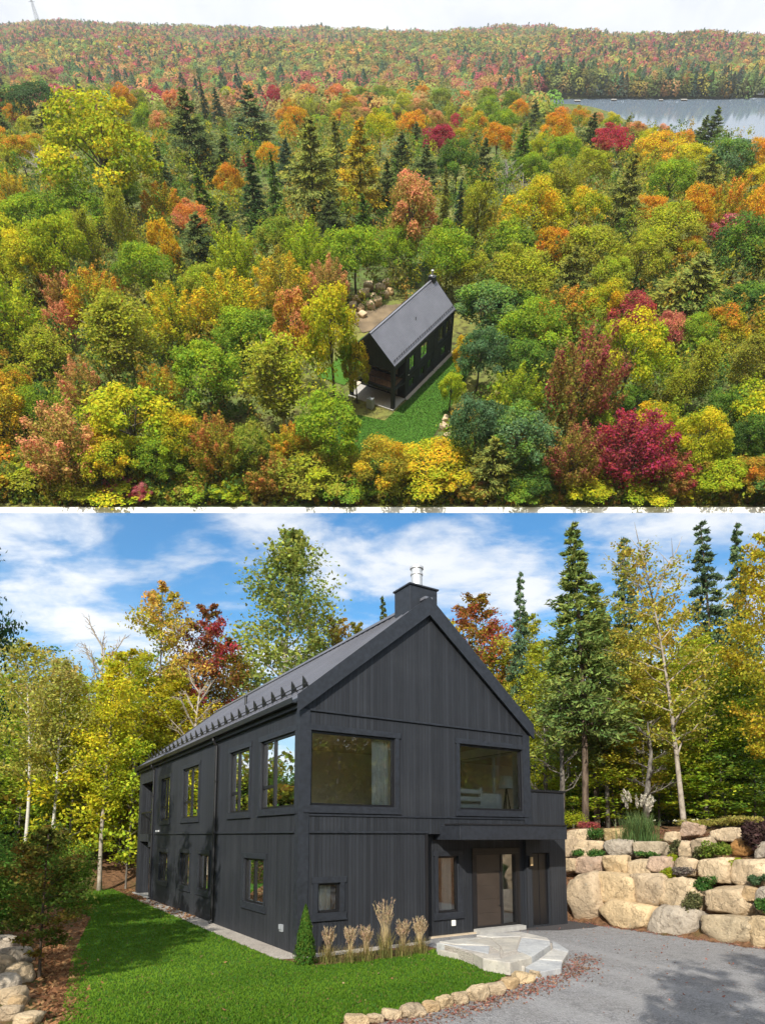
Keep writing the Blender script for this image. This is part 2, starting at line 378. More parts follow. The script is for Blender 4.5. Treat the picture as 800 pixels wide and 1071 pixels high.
def build_house():
    h = empty('house', 'x', 'house', HA, YAW)
    upl = [(.27, 2.55, 3.53, 5.41), (3.45, 5.15, 3.51, 5.40), (8.57, 10.72, 3.49, 5.38), (12.72, 14.2, 3.47, 5.27)]
    lol = [(2.17, 3.70, .95, 2.18), (7.1, 8.32, .97, 2.19), (9.42, 10.72, .97, 2.18), (12.7, 14.14, .94, 2.13)]
    fr_up = [(.28, 2.77, 3.56, 5.42), (4.99, 7.47, 3.56, 5.46)]
    fr_lo = (.51, 1.13, .94, 1.66)
    # --- wall shell
    b = MB()
    holed(b, LF, 0, LEN, -.05, EAVE + .05, upl + lol, .2)
    holed(b, FR, 0, 3.80, -.05, 2.86, [fr_lo], .2)
    holed(b, FR, 0, WID, 2.86, EAVE + .05, fr_up, .2)
    b.quad((3.80, 0, -.05), (3.80, .32, -.05), (3.80, .32, 2.86), (3.80, 0, 2.86))                       # return into the porch
    b.quad((WID, .202, -.05), (WID, .32, -.05), (WID, .32, 2.86), (WID, .202, 2.86))
    b.quad((3.80, .003, 2.86), (WID, .003, 2.86), (WID, .32, 2.86), (3.80, .32, 2.86))                   # soffit of the porch
    ent = lambda a, w, d: (a, .32 + d, w)
    holed(b, ent, 3.80, WID, -.05, 2.86, [(4.42, 5.15, .66, 2.24), (5.78, 7.44, .14, 2.30)], .2)
    holed(b, RT, .32, LEN, -.05, 2.86, [], .2); holed(b, RT, 0, LEN, 2.86, EAVE + .05, [(.5, 3.3, 3.56, 5.46), (9, 11, 3.5, 5.4)], .2)
    holed(b, BK, 0, WID, -.05, EAVE + .05, [(1.2, 6.4, .1, 2.3), (1.2, 6.4, 3.05, 5.3)], .2)
    for v, s in ((0, 1), (LROOF - .12, 1)):                                                                # gable triangles
        b.prism([(0, EAVE + .05), (WID, EAVE + .05), (WID / 2, RIDGE - .06)], v, v + .12, 0, lambda p, d: (p[0], d, p[1]))
    b.build('wall', [M['siding'], M['inner']], h)
    # --- roofed deck at the far end: corner piers, upper deck wall, rail
    d = MB()
    for u0, u1 in ((0, .5), (WID - .5, WID)):
        d.box(u0, u1, LROOF - .5, LROOF, -.05, EAVE + .05)
    d.box(.002, .35, LEN + .002, LEN + 1.0, 2.3, 2.9); d.box(.002, .3, LEN + .002, LROOF - .502, 2.55, 2.9); d.box(.502, WID - .502, LROOF - .3, LROOF - .002, 2.55, 2.9)
    d.box(.004, .28, LEN + .004, LROOF - .504, 5.35, 6.0); d.box(.504, WID - .504, LROOF - .25, LROOF - .004, 5.35, EAVE + .06)
    d.build('deck_frame', M['siding'], h)
    s = MB(); s.box(.3, WID - .3, LEN + .003, LROOF - .31, 2.66, 2.84); s.build('deck_floor', M['wood'], h)
    s = MB()
    for k in range(9): s.box(.03, .06, LEN + .25 + k * .33, LEN + .28 + k * .33, 2.9, 3.9)
    s.box(.02, .09, LEN + .05, LROOF - .5, 3.9, 3.95)
    for k in range(16): s.box(.7 + k * .42, .73 + k * .42, LROOF - .1, LROOF - .07, 2.9, 3.9)
    s.box(.5, WID - .5, LROOF - .12, LROOF - .05, 3.9, 3.95); s.build('railing', M['metal_black'], h)
    s = MB(); s.box(-.1, WID + .1, LEN + .01, LROOF + .25, -.04, .06); s.build('deck_slab', M['concrete'], h)
    for w0, w1 in ((.1, 2.3), (3.05, 5.3)): add_window(h, BK, 1.2, 6.4, w0, w1, mull=(2.93, 4.66), surround=False, drop=.0)
    # --- interior: floors, partitions
    i = MB()
    i.box(.2, WID - .2, .55, LEN - .2, 2.62, 2.9); i.box(.21, WID - .21, .21, LEN - .21, -.06, .05); i.box(.2, WID - .2, .2, LEN - .2, 5.75, 5.9)
    i.build('inner_floor', M['pale_wood'], h)
    i = MB(); i.box(.21, WID - .21, 5.4, 5.52, .06, 2.6); i.box(.21, WID - .21, 5.4, 5.52, 2.91, 5.74); i.box(.21, 3.2, 7.6, 7.7, .06, 2.6)
    i.box(2.83, 2.95, .25, .95, 2.91, 5.74)
    i.build('inner_wall', M['inner'], h)
    # --- roof
    r = MB(); oh, vo, th = .12, .09, .24
    sl = (RIDGE + .23 - (EAVE + .36)) / (WID / 2)
    zt = lambda u: EAVE + .36 + (u if u < WID / 2 else WID - u) * sl
    for s0, s1 in ((-oh, WID / 2), (WID + oh, WID / 2)):
        r.prism([(s0, zt(-oh) - .1), (s1, zt(WID / 2) - .1), (s1, zt(WID / 2)), (s0, zt(-oh))], -vo, LROOF + vo, 0, lambda p, dd: (p[0], dd, p[1]))
        for k in range(1, 58):                                                                          # standing seams
            v = -vo + (LROOF + 2 * vo) * k / 58
            r.prism([(s0, zt(-oh) + .0), (s1, zt(WID / 2) + .0), (s1, zt(WID / 2) + .035), (s0, zt(-oh) + .035)], v - .012, v + .012, 0, lambda p, dd: (p[0], dd, p[1]))
    r.box(WID / 2 - .13, WID / 2 + .13, -vo - .01, LROOF + vo + .01, zt(WID / 2) - .03, zt(WID / 2) + .045)
    roof = r.build('roof', M['roof'], h)
    for v0, v1 in ((-vo - .05, -vo + .001), (LROOF + vo - .001, LROOF + vo + .05)):
        f = MB()                                                                                         # rake boards
        for s0, s1 in ((-oh - .02, WID / 2), (WID + oh + .02, WID / 2)):
            f.prism([(s0, zt(-oh) - .40), (s1, zt(WID / 2) - .50), (s1, zt(WID / 2) + .05), (s0, zt(-oh) + .045)], v0, v1, 0, lambda p, dd: (p[0], dd, p[1]))
        f.build('rake_board', M['trim'], roof)
    f = MB()
    for u0 in (-oh + .02, WID + .001): f.box(u0, u0 + oh - .021, -vo + .01, LROOF + vo - .01, EAVE - .02, EAVE + .25)
    f.build('fascia', M['trim'], roof)
    for k in range(27):                                                                                  # snow guards
        v = .35 + k * .69; u = .28; z = zt(u); g = MB()
        T = lambda a, c: (u + c * -sl * .5 * .8, v + a, z + .03 + c)
        g.prism([(-.17, 0), (.17, 0), (.10, .09), (.13, .09), (.06, .17), (.08, .17), (0, .29), (-.08, .17), (-.06, .17), (-.13, .09), (-.10, .09)], 0, .03, 0,
                lambda p, dd: (u + dd - p[1] * .3, v + p[0] * 1.15, z + .01 + p[1] * 1.05))
        g.build('snow_guard', M['metal_black'], roof)
    g = MB()
    for du, dz in ((.12, .10), (.2, .17)): g.tube([(du, .1, zt(du) + dz - .02), (du, LROOF - .1, zt(du) + dz - .02)], .014, 6)
    g.build('snow_rail', M['metal_black'], roof)
    g = MB(); g.tube([(1.9, 9.2, zt(1.9) - .05), (1.9, 9.2, zt(1.9) + .34)], .05, 10); g.tube([(1.9, 9.2, zt(1.9) + .34), (1.9, 9.2, zt(1.9) + .37)], .075, 10)
    g.build('vent_pipe', M['metal_black'], roof)
    g = MB()                                                                                             # gutter with a lip
    for (y0, y1) in ((-.04, LROOF + .04),):
        g.prism([(-.12, 6.04), (-.25, 6.04), (-.27, 6.17), (-.255, 6.17), (-.235, 6.06), (-.135, 6.06), (-.125, 6.17), (-.12, 6.17)], y0, y1, 0, lambda p, dd: (p[0], dd, p[1]))
    gut = g.build('gutter', M['metal_black'], h)
    for v in (6.40, 15.46):
        g = MB(); g.tube([(-.19, v, 6.05), (-.19, v, 5.95), (-.07, v, 5.78), (-.07, v, .12), (-.16, v, .02)], .05, 10)
        for z in (1.2, 2.9, 4.6): g.box(-.125, -.002, v - .06, v + .06, z - .02, z + .02)
        g.build('downspout', M['metal_black'], h)
    # --- chimney with flue
    c = MB(); zc = 9.93; c.box(3.40, 4.36, .15, .95, 8.6, zc); c.box(3.36, 4.40, .11, .99, zc, zc + .05)
    ch = c.build('chimney', M['trim'], h, bevel=.008)
    fl = MB(); cx, cy = 3.92, .55
    prof = [(.22, zc + .05), (.22, zc + .12), (.165, zc + .16), (.165, zc + .50), (.185, zc + .52), (.185, zc + .57), (.165, zc + .58), (.165, zc + .70), (.20, zc + .71), (.20, zc + .77), (.03, zc + .80)]
    fl.tube([(cx, cy, z) for _, z in prof], [q for q, _ in prof], 20); fl.build('flue', M['steel'], ch, smooth=False)
    # --- trim boards
    t = MB()
    t.box(-.03, .24, -.032, -.001, -.04, 5.92); t.box(-.03, -.001, -.001, .22, -.04, 5.92); t.build('corner_board', M['trim'], h); t = MB()
    t.box(WID - .25, WID + .03, -.032, -.001, 2.86, 5.92); t.box(WID + .001, WID + .03, -.001, .2, 2.86, 5.92)
    t.build('corner_board', M['trim'], h); t = MB(); t.box(-.03, -.001, LEN - .24, LEN, -.04, 5.92)
    t.build('corner_board', M['trim'], h)
    t = MB()
    t.box(.242, 3.80, -.05, -.001, 2.88, 2.93); t.box(-.05, -.001, .222, LEN - .242, 2.88, 2.93)
    t.box(.242, WID - .252, -.045, -.001, 5.90, 5.95); t.box(-.04, -.001, .0, LEN, 5.925, 5.99)
    t.box(.242, WID - .252, -.03, -.001, 3.30, 3.345)
    t.build('belt_board', M['trim'], h)
    t = MB(); t.box(3.74, 3.82, -.035, -.001, -.04, 2.86); t.build('edge_board', M['metal_black'], h)
    # --- windows
    for k, (a0, a1, w0, w1) in enumerate(upl):
        m = a0 + (a1 - a0) * (.64 if k < 2 else .52)
        add_window(h, LF, a0, a1, w0, w1, mull=(m,), trans=[(m, a1 - .05, w0 + (w1 - w0) * .32)], curtain=(m + .15, a1 - .1) if k in (0, 2) else None,
                   label='tall upper window split by a dark mullion')
    for k, (a0, a1, w0, w1) in enumerate(lol):
        m = a0 + (a1 - a0) * .55
        add_window(h, LF, a0, a1, w0, w1, mull=(m,), curtain=((m + .05, a1 - .06), (m - .4, m + .2), (a0 + .1, m), (m, a1 - .1))[k], label='small ground floor window with a curtain')
    add_window(h, FR, *fr_up[0], label='wide upper window reflecting the forest', curtain=(2.2, 2.72))
    add_window(h, FR, *fr_up[1], label='wide upper window looking into a white room')
    add_window(h, FR, *fr_lo, label='small square ground floor window', curtain=(.55, 1.0))
    add_window(h, ent, 4.42, 5.15, .66, 2.24, label='narrow window beside the entrance', curtain=(4.75, 5.1))
    add_window(h, RT, .5, 3.3, 3.56, 5.46, mull=(1.5,), white=True); add_window(h, RT, 9, 11, 3.5, 5.4, mull=(10,))
    # --- entrance
    dr = MB(); ring(dr, ent, 5.78, 7.44, .14, 2.30, .05, -.02, .14); frame_box(dr, ent, 6.80, 6.88, .19, 2.25, .0, .12); frame_box(dr, ent, 5.66, 7.56, 2.302, 2.45, -.035, -.001)
    frame_box(dr, ent, 5.66, 5.778, .14, 2.3, -.03, -.001); frame_box(dr, ent, 7.442, 7.56, .14, 2.3, -.03, -.001)
    door = dr.build('door', M['frame'], h)
    p = MB(); frame_box(p, ent, 5.83, 6.80, .19, 2.25, .03, .09)
    for z in (.55, .95, 1.35, 1.75): frame_box(p, ent, 5.95, 6.68, z, z + .012, .022, .03)
    p.build('door_panel', M['door'], door)
    p = MB(); p.tube([ent(6.71, .75, .0), ent(6.71, .75, -.05), ent(6.71, 1.75, -.05), ent(6.71, 1.75, .0)], .018, 8); p.build('handle', M['metal_black'], door)
    p = MB(); p.quad(*[ent(a, w, .06) for a, w in ((6.88, .19), (7.39, .19), (7.39, 2.25), (6.88, 2.25))]); p.build('sidelight', M['glass'], door)
    p = MB()
    for j in range(14):
        a = 6.92 + j * .018; p.quad(ent(a, .15, .3 + .02 * (j % 2)), ent(a + .018, .15, .3 + .02 * ((j + 1) % 2)), ent(a + .018, 2.3, .3 + .02 * ((j + 1) % 2)), ent(a, 2.3, .3 + .02 * (j % 2)))
    p.build('curtain', M['curtain'], door)
    p = MB(); p.box(5.7, 7.5, .02, .319, .0, .135); p.build('doorstep', M['concrete'], door)
    # --- porch canopy
    c = MB(); c.box(4.28, 8.42, -.85, .316, 2.70, 3.10); c.build('canopy', M['trim'], h, bevel=.01)
    c = MB(); c.box(4.262, 8.438, -.868, -.2, 3.10, 3.14); c.build('canopy_flashing', M['metal_black'], h)
    # --- side annex with its roof terrace
    a = MB(); an = lambda q, w, dd: (q, .20 + dd, w)
    holed(a, an, WID + .002, 9.52, -.05, 4.2, [(8.0, 8.78, .06, 2.28)], .16)
    a.quad((9.52, .2, -.05), (9.52, 6.2, -.05), (9.52, 6.2, 4.2), (9.52, .2, 4.2)); a.quad((WID, 6.2, -.05), (9.52, 6.2, -.05), (9.52, 6.2, 4.2), (WID, 6.2, 4.2))
    a.quad((9.36, .36, 3.0), (9.36, 6.2, 3.0), (9.36, 6.2, 4.2), (9.36, .36, 4.2)); a.quad((WID + .01, .2, 3.0), (9.5, .2, 3.0), (9.5, 6.2, 3.0), (WID + .01, 6.2, 3.0))
    ax = a.build('annex_wall', M['siding'], h)
    a = MB(); a.box(WID + .003, 9.56, .16, .38, 4.201, 4.27); a.box(9.34, 9.56, .381, 6.24, 4.201, 4.27); a.build('coping', M['metal_black'], ax)
    a = MB(); frame_box(a, an, 8.02, 8.76, .07, 2.26, .10, .15); frame_box(a, an, 8.38, 8.41, .08, 2.25, .085, .1); a.build('annex_door', M['frame'], ax)
    # --- lights and outlets
    for (x, y, z, mm) in ((7.86, .13, 2.02, 'warm_lamp'),):
        q = MB(); q.box(x - .05, x + .05, y - .02, y + .068, z - .17, z + .17); li = q.build('wall_light', M['metal_black'], h)
        q = MB(); q.box(x - .035, x + .035, y - .07, y - .021, z - .12, z + .14); q.build('lamp_glass', M[mm], li)
    q = MB(); q.box(-.06, -.001, .82, .98, .44, .62); q.box(-.09, -.06, .84, .96, .50, .62); q.build('outlet', M['plastic_grey'], h, bevel=.01)
    q = MB(); q.box(4.88, 5.0, .26, .319, .28, .44); q.build('outlet', M['white'], h, bevel=.01)
    q = MB(); q.box(-.12, -.001, 14.35, 14.6, 2.98, 3.06); q.build('wall_light', M['white'], h, bevel=.01)
    return h
house = build_house()
house['label'] = 'large black board-clad gable house standing on the lawn beside the gravel drive'
house['group'] = 'black gable houses'

# things that stand inside the upper corner room
def place_h(o, u, v, w, rz=0):
    o.location = H2W(u, v, w); o.rotation_euler = (0, 0, YAW + rz); return o
ac = empty('armchair', 'white slatted armchair inside the corner room behind the upper window', 'chair'); place_h(ac, 5.75, .95, 2.9); ac.scale = (1.2, 1.2, 1.42)
b = MB(); b.box(-.42, .42, -.4, .4, .22, .45); b.build('seat', M['white'], ac, bevel=.04)
b = MB()
for k in range(3): b.box(-.42, .42, -.42, -.34, .5 + k * .16, .6 + k * .16)
for s in (-.42, .34): b.box(s, s + .08, -.419, -.345, .45, .96)
b.build('backrest', M['white'], ac, bevel=.02)
for s in (-1, 1):
    b = MB(); b.box(s * .4 - .05, s * .4 + .05, -.33, .42, .46, .66); b.build('armrest', M['white'], ac, bevel=.03)
    for q in (-.36, .34):
        b = MB(); b.box(s * .38 - .03, s * .38 + .03, q - .03, q + .03, 0, .219); b.build('leg', M['wood'], ac)
sf = empty('sofa', 'white upholstered sofa inside the room near the right corner window', 'sofa'); place_h(sf, 6.85, 1.25, 2.9); sf.scale = (.8, .9, 1.45)
b = MB(); b.box(-.55, .6, -.4, .4, .1, .45); b.build('seat', M['white'], sf, bevel=.05)
b = MB(); b.box(-.55, .6, -.55, -.41, .1, .85); b.build('backrest', M['white'], sf, bevel=.05)
lp = empty('floor_lamp', 'dark tripod floor lamp with cream shade standing behind the armchair', 'lamp'); place_h(lp, 6.35, 2.3, 2.9); lp.scale = (1, 1, 1.25)
for k in range(3):
    b = MB(); a = k * 2.1; b.tube([(math.cos(a) * .28, math.sin(a) * .28, 0), (0, 0, 1.3)], .02, 6); b.build('leg', M['metal_black'], lp)
b = MB(); b.tube([(0, 0, 1.25), (0, 0, 1.6)], [.26, .2], 20); b.build('lamp_shade', M['curtain'], lp)
# ================================================================== TREE KINDS
PROF = {
    'round': lambda t: math.sin(math.pi * min(1, .12 + .88 * t)) ** .7,
    'tall': lambda t: (math.sin(math.pi * (.1 + .86 * t)) ** .8) * (1 - .25 * t),
    'cone': lambda t: max(.07, 1 - t) ** .78,
    'vase': lambda t: .45 + .55 * math.sin(math.pi * min(1, .2 + .8 * t)),
}
def make_tree(seed, H, Rc, zb, nbr, prof, rise, nleaf, lsize, flat, style, trunk_r=.14, fork=0, bend=.02, droop=0.0, sub=4, tipbias=.5, aspect=.62, up=.9):
    """tapered trunk with limbs, leaves set along the twigs; returns (trunk mesh, crown mesh)"""
    rng = np.random.default_rng(seed); mb = MB(); P = []; NN = []; TT = []; C = []
    ph = rng.random() * 6.28
    def trunk_at(z):
        s = z / H; return np.array([bend * H * math.sin(s * 3.1 + ph) * s, bend * H * math.cos(s * 2.3 + ph) * s, z])
    zs = np.linspace(-.4, H * (.97 if not fork else .8), 14)
    mb.tube([trunk_at(max(z, 0)) + np.array([0, 0, min(z, 0)]) for z in zs], [trunk_r * (1.25 if i == 0 else 1) * (1 - .88 * i / 13) + .008 for i in range(14)], 8)
    lobes = rng.random(nbr)
    for i in range(nbr):
        t = (i + rng.random() * .8) / nbr; z = zb + (H * .97 - zb) * t
        az = i * 2.399963 + rng.normal() * .35; ln = Rc * PROF[prof](t) * (.72 + .45 * rng.random())
        b0 = trunk_at(z); d = np.array([math.cos(az), math.sin(az), 0])
        rs = rise + rng.normal() * .12 + (.35 * t if style != 'fir' else -.0)
        pts = []; k = 6
        for j in range(k):
            s = j / (k - 1); q = b0 + d * ln * s * math.cos(rs) + np.array([0, 0, ln * s * math.sin(rs) - droop * ln * s * s])
            q = q + rng.normal(size=3) * .03 * ln * s; pts.append(q)
        r0 = max(.012, trunk_r * .34 * (1 - .7 * t) * min(1.2, ln / Rc + .3))
        mb.tube(pts, [r0 * (1 - .85 * j / (k - 1)) for j in range(k)], 5, cap=False)
        pts = np.array(pts)
        for q in range(sub):                                        # twigs
            s = .3 + .65 * (q + rng.random()) / sub; a = pts[min(int(s * (k - 1)), k - 2)]
            side = np.cross(d, [0, 0, 1]) * (1 if q % 2 else -1); tw = (d * .6 + side * .8 + np.array([0, 0, .25 * (1 - flat) - droop * .3])) * ln * .38 * (1.15 - s)
            if q < 3: mb.tube([a, a + tw * .5, a + tw], [r0 * .4, r0 * .25, .006], 4, cap=False)
            n = max(2, int(nleaf / (nbr * sub) * (.45 + ln / Rc))); u = rng.random(n)
            sp = (.16 + .16 * u)[:, None] * np.array([1, 1, max(.12, 1 - flat)]) * ln * .75
            pos = a + tw * (u[:, None] * 1.15) + rng.normal(size=(n, 3)) * sp * .6
            P.append(pos); nv = rng.normal(size=(n, 3)) * (1 - .55 * flat) + np.array([0, 0, up])
            if style in ('fir', 'pine'): TT.append(np.tile(unit(tw + d * ln * .2), (n, 1)))
            NN.append(nv)
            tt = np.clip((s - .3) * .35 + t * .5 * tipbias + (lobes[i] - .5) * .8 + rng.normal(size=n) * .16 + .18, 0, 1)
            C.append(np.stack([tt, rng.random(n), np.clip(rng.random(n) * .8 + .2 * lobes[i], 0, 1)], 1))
    if fork:
        for q in range(fork):
            az = ph + q * 2.3; a = trunk_at(H * .79); tip = a + np.array([math.cos(az) * Rc * .55, math.sin(az) * Rc * .55, H * .21])
            mid = (a + tip) / 2 + np.array([0, 0, H * .02]); mb.tube([a, mid, tip], [trunk_r * .3, trunk_r * .2, .01], 6)
            for e in range(7):
                s = .25 + .1 * e; o = a + (tip - a) * s; w = np.array([math.cos(az + e * 2.1) * .5, math.sin(az + e * 2.1) * .5, .9]) * H * .07
                mb.tube([o, o + w * .6, o + w], [.03, .018, .006], 4, cap=False)
    P = np.concatenate(P); NN = np.concatenate(NN); C = np.concatenate(C)
    V = leaf_quads(rng, P, NN, lsize * (.65 + .7 * rng.random(len(P))), aspect, np.concatenate(TT) if TT else None)
    return mb.mesh('trunk', smooth=True), quads_mesh('crown', V, C)

def make_lobed(seed, nl, nleaf, lsize, shape='round', low=-.35, zc=5.6, Rr=4.0, Rz=4.0, trunk=.16, limbs=5):
    """broad crown of leafy boughs seen from above; canonical height 10"""
    rng = np.random.default_rng(seed); P = []; NN = []; C = []; mb = MB()
    mb.tube([(0, 0, -.6), (.1, 0, 2), (0, .15, 4), (.1, 0, 7)], [trunk * 1.2, trunk, trunk * .8, trunk * .3], 7)
    for i in range(nl):
        g = (i + .5) / nl; zz = 1 - g * (1 - low); az = i * 2.399963 + rng.normal() * .3; rr = math.sqrt(max(0, 1 - zz * zz))
        n = nleaf // nl; lb = rng.random()
        if shape == 'vase':
            zz = max(zz, -.1); e = np.array([math.cos(az) * rr * Rr * .95, math.sin(az) * rr * Rr * .95, zc + zz * Rz * (.85 + .4 * rng.random())])
            a = np.array([e[0] * .35, e[1] * .35, e[2] - Rz * .95]); s = rng.random(n) ** .8; w = (1.25 - s)[:, None] * Rr * .24
            q = rng.normal(size=(n, 3)); P.append(a + (e - a) * s[:, None] + q * w * .7); NN.append(q + np.array([0, 0, .5]))
            tt = s * .65 + (lb - .5) * .7 + rng.normal(size=n) * .18 + .1
            mb.tube([(0, 0, 3), a, e], [.07, .05, .01], 4, cap=False)
        else:
            lr = (.20 + .27 * rng.random() ** 1.5) * Rr; k = .62 + .46 * rng.random()
            c = np.array([math.cos(az) * rr * Rr * k * .86, math.sin(az) * rr * Rr * k * .86, zc + zz * Rz * (k * .82 + .12 * max(0, zz))])
            q = unit(rng.normal(size=(n, 3)) + np.array([c[0] / Rr * .5, c[1] / Rr * .5, .55])); rad = lr * (.62 + .42 * rng.random(n))[:, None]
            rag = 1 + .25 * np.sin(q[:, :1] * 9 + lb * 20) * np.sin(q[:, 1:2] * 8 + lb * 9)
            sq = np.array([1, 1, .72 if shape == 'round' else .95])
            P.append(c + q * rad * rag * sq); NN.append(q + rng.normal(size=(n, 3)) * .75 + np.array([0, 0, .35]))
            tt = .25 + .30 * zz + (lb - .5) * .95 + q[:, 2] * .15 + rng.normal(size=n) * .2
            if i < limbs * 2: mb.tube([(0, 0, 3.2 + (i % 3)), c * np.array([.5, .5, .8]), c], [.08, .05, .015], 5, cap=False)
        C.append(np.stack([np.clip(tt, 0, 1), rng.random(n), np.clip(rng.random(n) * .75 + .25 * lb, 0, 1)], 1))
    P = np.concatenate(P); NN = np.concatenate(NN); C = np.concatenate(C)
    V = leaf_quads(rng, P, NN, lsize * (.6 + .8 * rng.random(len(P))), .7)
    return mb.mesh('trunk', smooth=True), quads_mesh('crown', V, C)

def make_bare(seed, H=10, Rc=3.0, zb=3.5, twig=True):
    rng = np.random.default_rng(seed); mb = MB(); tw = MB()
    mb.tube([(0, 0, -.5), (.1, .05, H * .3), (0, .15, H * .6), (.15, 0, H * .85)], [.17, .14, .09, .03], 7)
    for i in range(13):
        t = i / 12; z = zb + (H * .84 - zb) * t; az = i * 2.4 + rng.normal() * .3; ln = Rc * (1.05 - .55 * t) * (.75 + .4 * rng.random())
        d = np.array([math.cos(az), math.sin(az), .75 + .5 * t]); a = np.array([.05, .08, z]); pts = [a, a + d * ln * .4 + rng.normal(size=3) * .1, a + d * ln * .8 + rng.normal(size=3) * .15 + (0, 0, ln * .15)]
        mb.tube(pts, [.06, .04, .015], 5, cap=False)
        for q in range(7):
            s = .3 + .1 * q; o = pts[0] + (pts[2] - pts[0]) * s; w = unit(d + rng.normal(size=3) * .7) * ln * .38; w[2] = abs(w[2])
            tw.tube([o, o + w * .5, o + w + rng.normal(size=3) * .05], [.025, .018, .008], 4, cap=False)
            for r_ in range(2):
                o2 = o + w * (.4 + .4 * r_); w2 = unit(w + rng.normal(size=3) * ln * .25) * ln * .2; tw.tube([o2, o2 + w2], [.014, .006], 3, cap=False)
    return mb.mesh('trunk', smooth=True), tw.mesh('twigs', smooth=True)

KIND = {}
def reg(name, pair, bark_mat, leaf_mat='leaf', H=10.0, R=4.0, zc=5.6, second='crown'):
    tr, cr = pair; tr.materials.append(M[bark_mat]); cr.materials.append(M[leaf_mat]); KIND.setdefault(name, []).append((tr, cr, H, R, zc, second))
# kinds for the forest seen from the air
for s in range(5): reg('round', make_lobed(10 + s, 30, 10000, .25), 'bark_grey', R=4.2)
for s in range(2): reg('oval', make_lobed(20 + s, 26, 8200, .25, 'oval', -.7, 5.6, 3.2, 4.3), 'bark_grey', R=3.3)
for s in range(3): reg('vase', make_lobed(30 + s, 34, 9500, .24, 'vase'), 'bark_grey', R=4.2)
for s in range(2): reg('birch', make_tree(40 + s, 10, 3.9, 2.0, 30, 'round', .75, 6500, .25, .15, 'b', .13, bend=.03, sub=5), 'bark_white', R=4.0)
for s in range(2): reg('pine', make_tree(50 + s, 10, 3.9, 1.2, 46, 'cone', .12, 7000, .42, .72, 'pine', .15, droop=-.12, sub=6, aspect=.3, up=.8), 'bark_brown', 'needle', R=3.4)
for s in range(2): reg('fir', make_tree(60 + s, 10, 2.2, .5, 70, 'cone', -.15, 6000, .32, .6, 'fir', .13, droop=.25, sub=4, aspect=.3, up=.7), 'bark_brown', 'needle', R=2.0)
reg('bare', make_bare(70), 'bark_dead', 'bark_dead', R=3.0, second='twigs'); reg('bare', make_bare(71), 'bark_dead', 'bark_dead', R=3.0, second='twigs')
# kinds for the wood round the house (seen from the ground, finer leaves)
for s in range(3): reg('maple', make_tree(100 + s, 14, 3.9, 2.4, 44, 'tall', .35, 12500, .18, .5, 'm', .11, bend=.025, sub=7), 'bark_grey', H=14, R=3.4, zc=8)
for s in range(2): reg('aspen', make_tree(110 + s, 16, 3.6, 4.5, 48, 'tall', .62, 12000, .19, .2, 'a', .15, bend=.03, sub=6), 'bark_pale', H=16, R=3.2, zc=10)
for s in range(2): reg('white_birch', make_tree(120 + s, 14, 3.2, 5.0, 34, 'round', .7, 6500, .17, .25, 'a', .10, bend=.05, sub=6), 'bark_white', H=14, R=2.8, zc=10)
reg('bare_top', make_tree(130, 15, 3.6, 3.6, 28, 'vase', .45, 4600, .18, .5, 'a', .15, fork=3, bend=.03, sub=5), 'bark_pale', H=15, R=3.2, zc=9)
for s in range(2): reg('spruce', make_tree(140 + s, 16, 3.0, 4.8, 96, 'cone', -.12, 13000, .33, .55, 'fir', .18, droop=.22, sub=5, aspect=.28, up=.7), 'bark_brown', 'needle', H=16, R=2.5, zc=9)
reg('young_spruce', make_tree(145, 14, 2.8, .8, 96, 'cone', -.1, 12000, .33, .55, 'fir', .15, droop=.22, sub=5, aspect=.28, up=.7), 'bark_brown', 'needle', H=14, R=2.3, zc=6)
for s in range(2): reg('sapling', make_tree(150 + s, 5, 2.0, .5, 30, 'round', .3, 3000, .14, .55, 'm', .035, bend=.03, sub=5), 'bark_grey', H=5, R=1.7, zc=3)
reg('thin_sapling', make_tree(155, 3.4, 1.15, .55, 34, 'tall', .25, 5200, .085, .45, 'm', .03, bend=.015, sub=5), 'bark_brown', H=3.4, R=1.0, zc=2)
reg('leafless', make_bare(160, 13, 2.4, 5.5), 'bark_pale', 'bark_pale', H=13, R=2.6, second='twigs'); 
reg('pole', make_bare(161, 13, 1.3, 3.0), 'bark_grey', 'bark_grey', H=13, R=1.5, second='twigs')
NTREE = 0
def add_tree(kind, name, label, cat, group, loc, sx, sz, col, tip, variant=None, rot=None, basis=None, lean=(0, 0)):
    """a tree of its own: Empty at its foot > trunk, crown"""
    global NTREE; NTREE += 1
    tr, cr, H, Rr, zc, second = KIND[kind][(NTREE if variant is None else variant) % len(KIND[kind])]
    o = empty(name, label, cat, group=group)
    q = Quaternion((0, 0, 1), NTREE * 1.7 if rot is None else rot)
    if lean != (0, 0): q = Quaternion((0, 1, 0), lean[0]) @ Quaternion((1, 0, 0), lean[1]) @ q
    if basis is not None: q = basis @ q
    o.matrix_world = Matrix.LocRotScale(Vector(loc), q, Vector((sx, sx, sz)))
    t = bpy.data.objects.new('trunk', tr); c = bpy.data.objects.new(second, cr)
    for x in (t, c): COL.objects.link(x); x.parent = o
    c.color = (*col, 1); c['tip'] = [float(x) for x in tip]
    return o
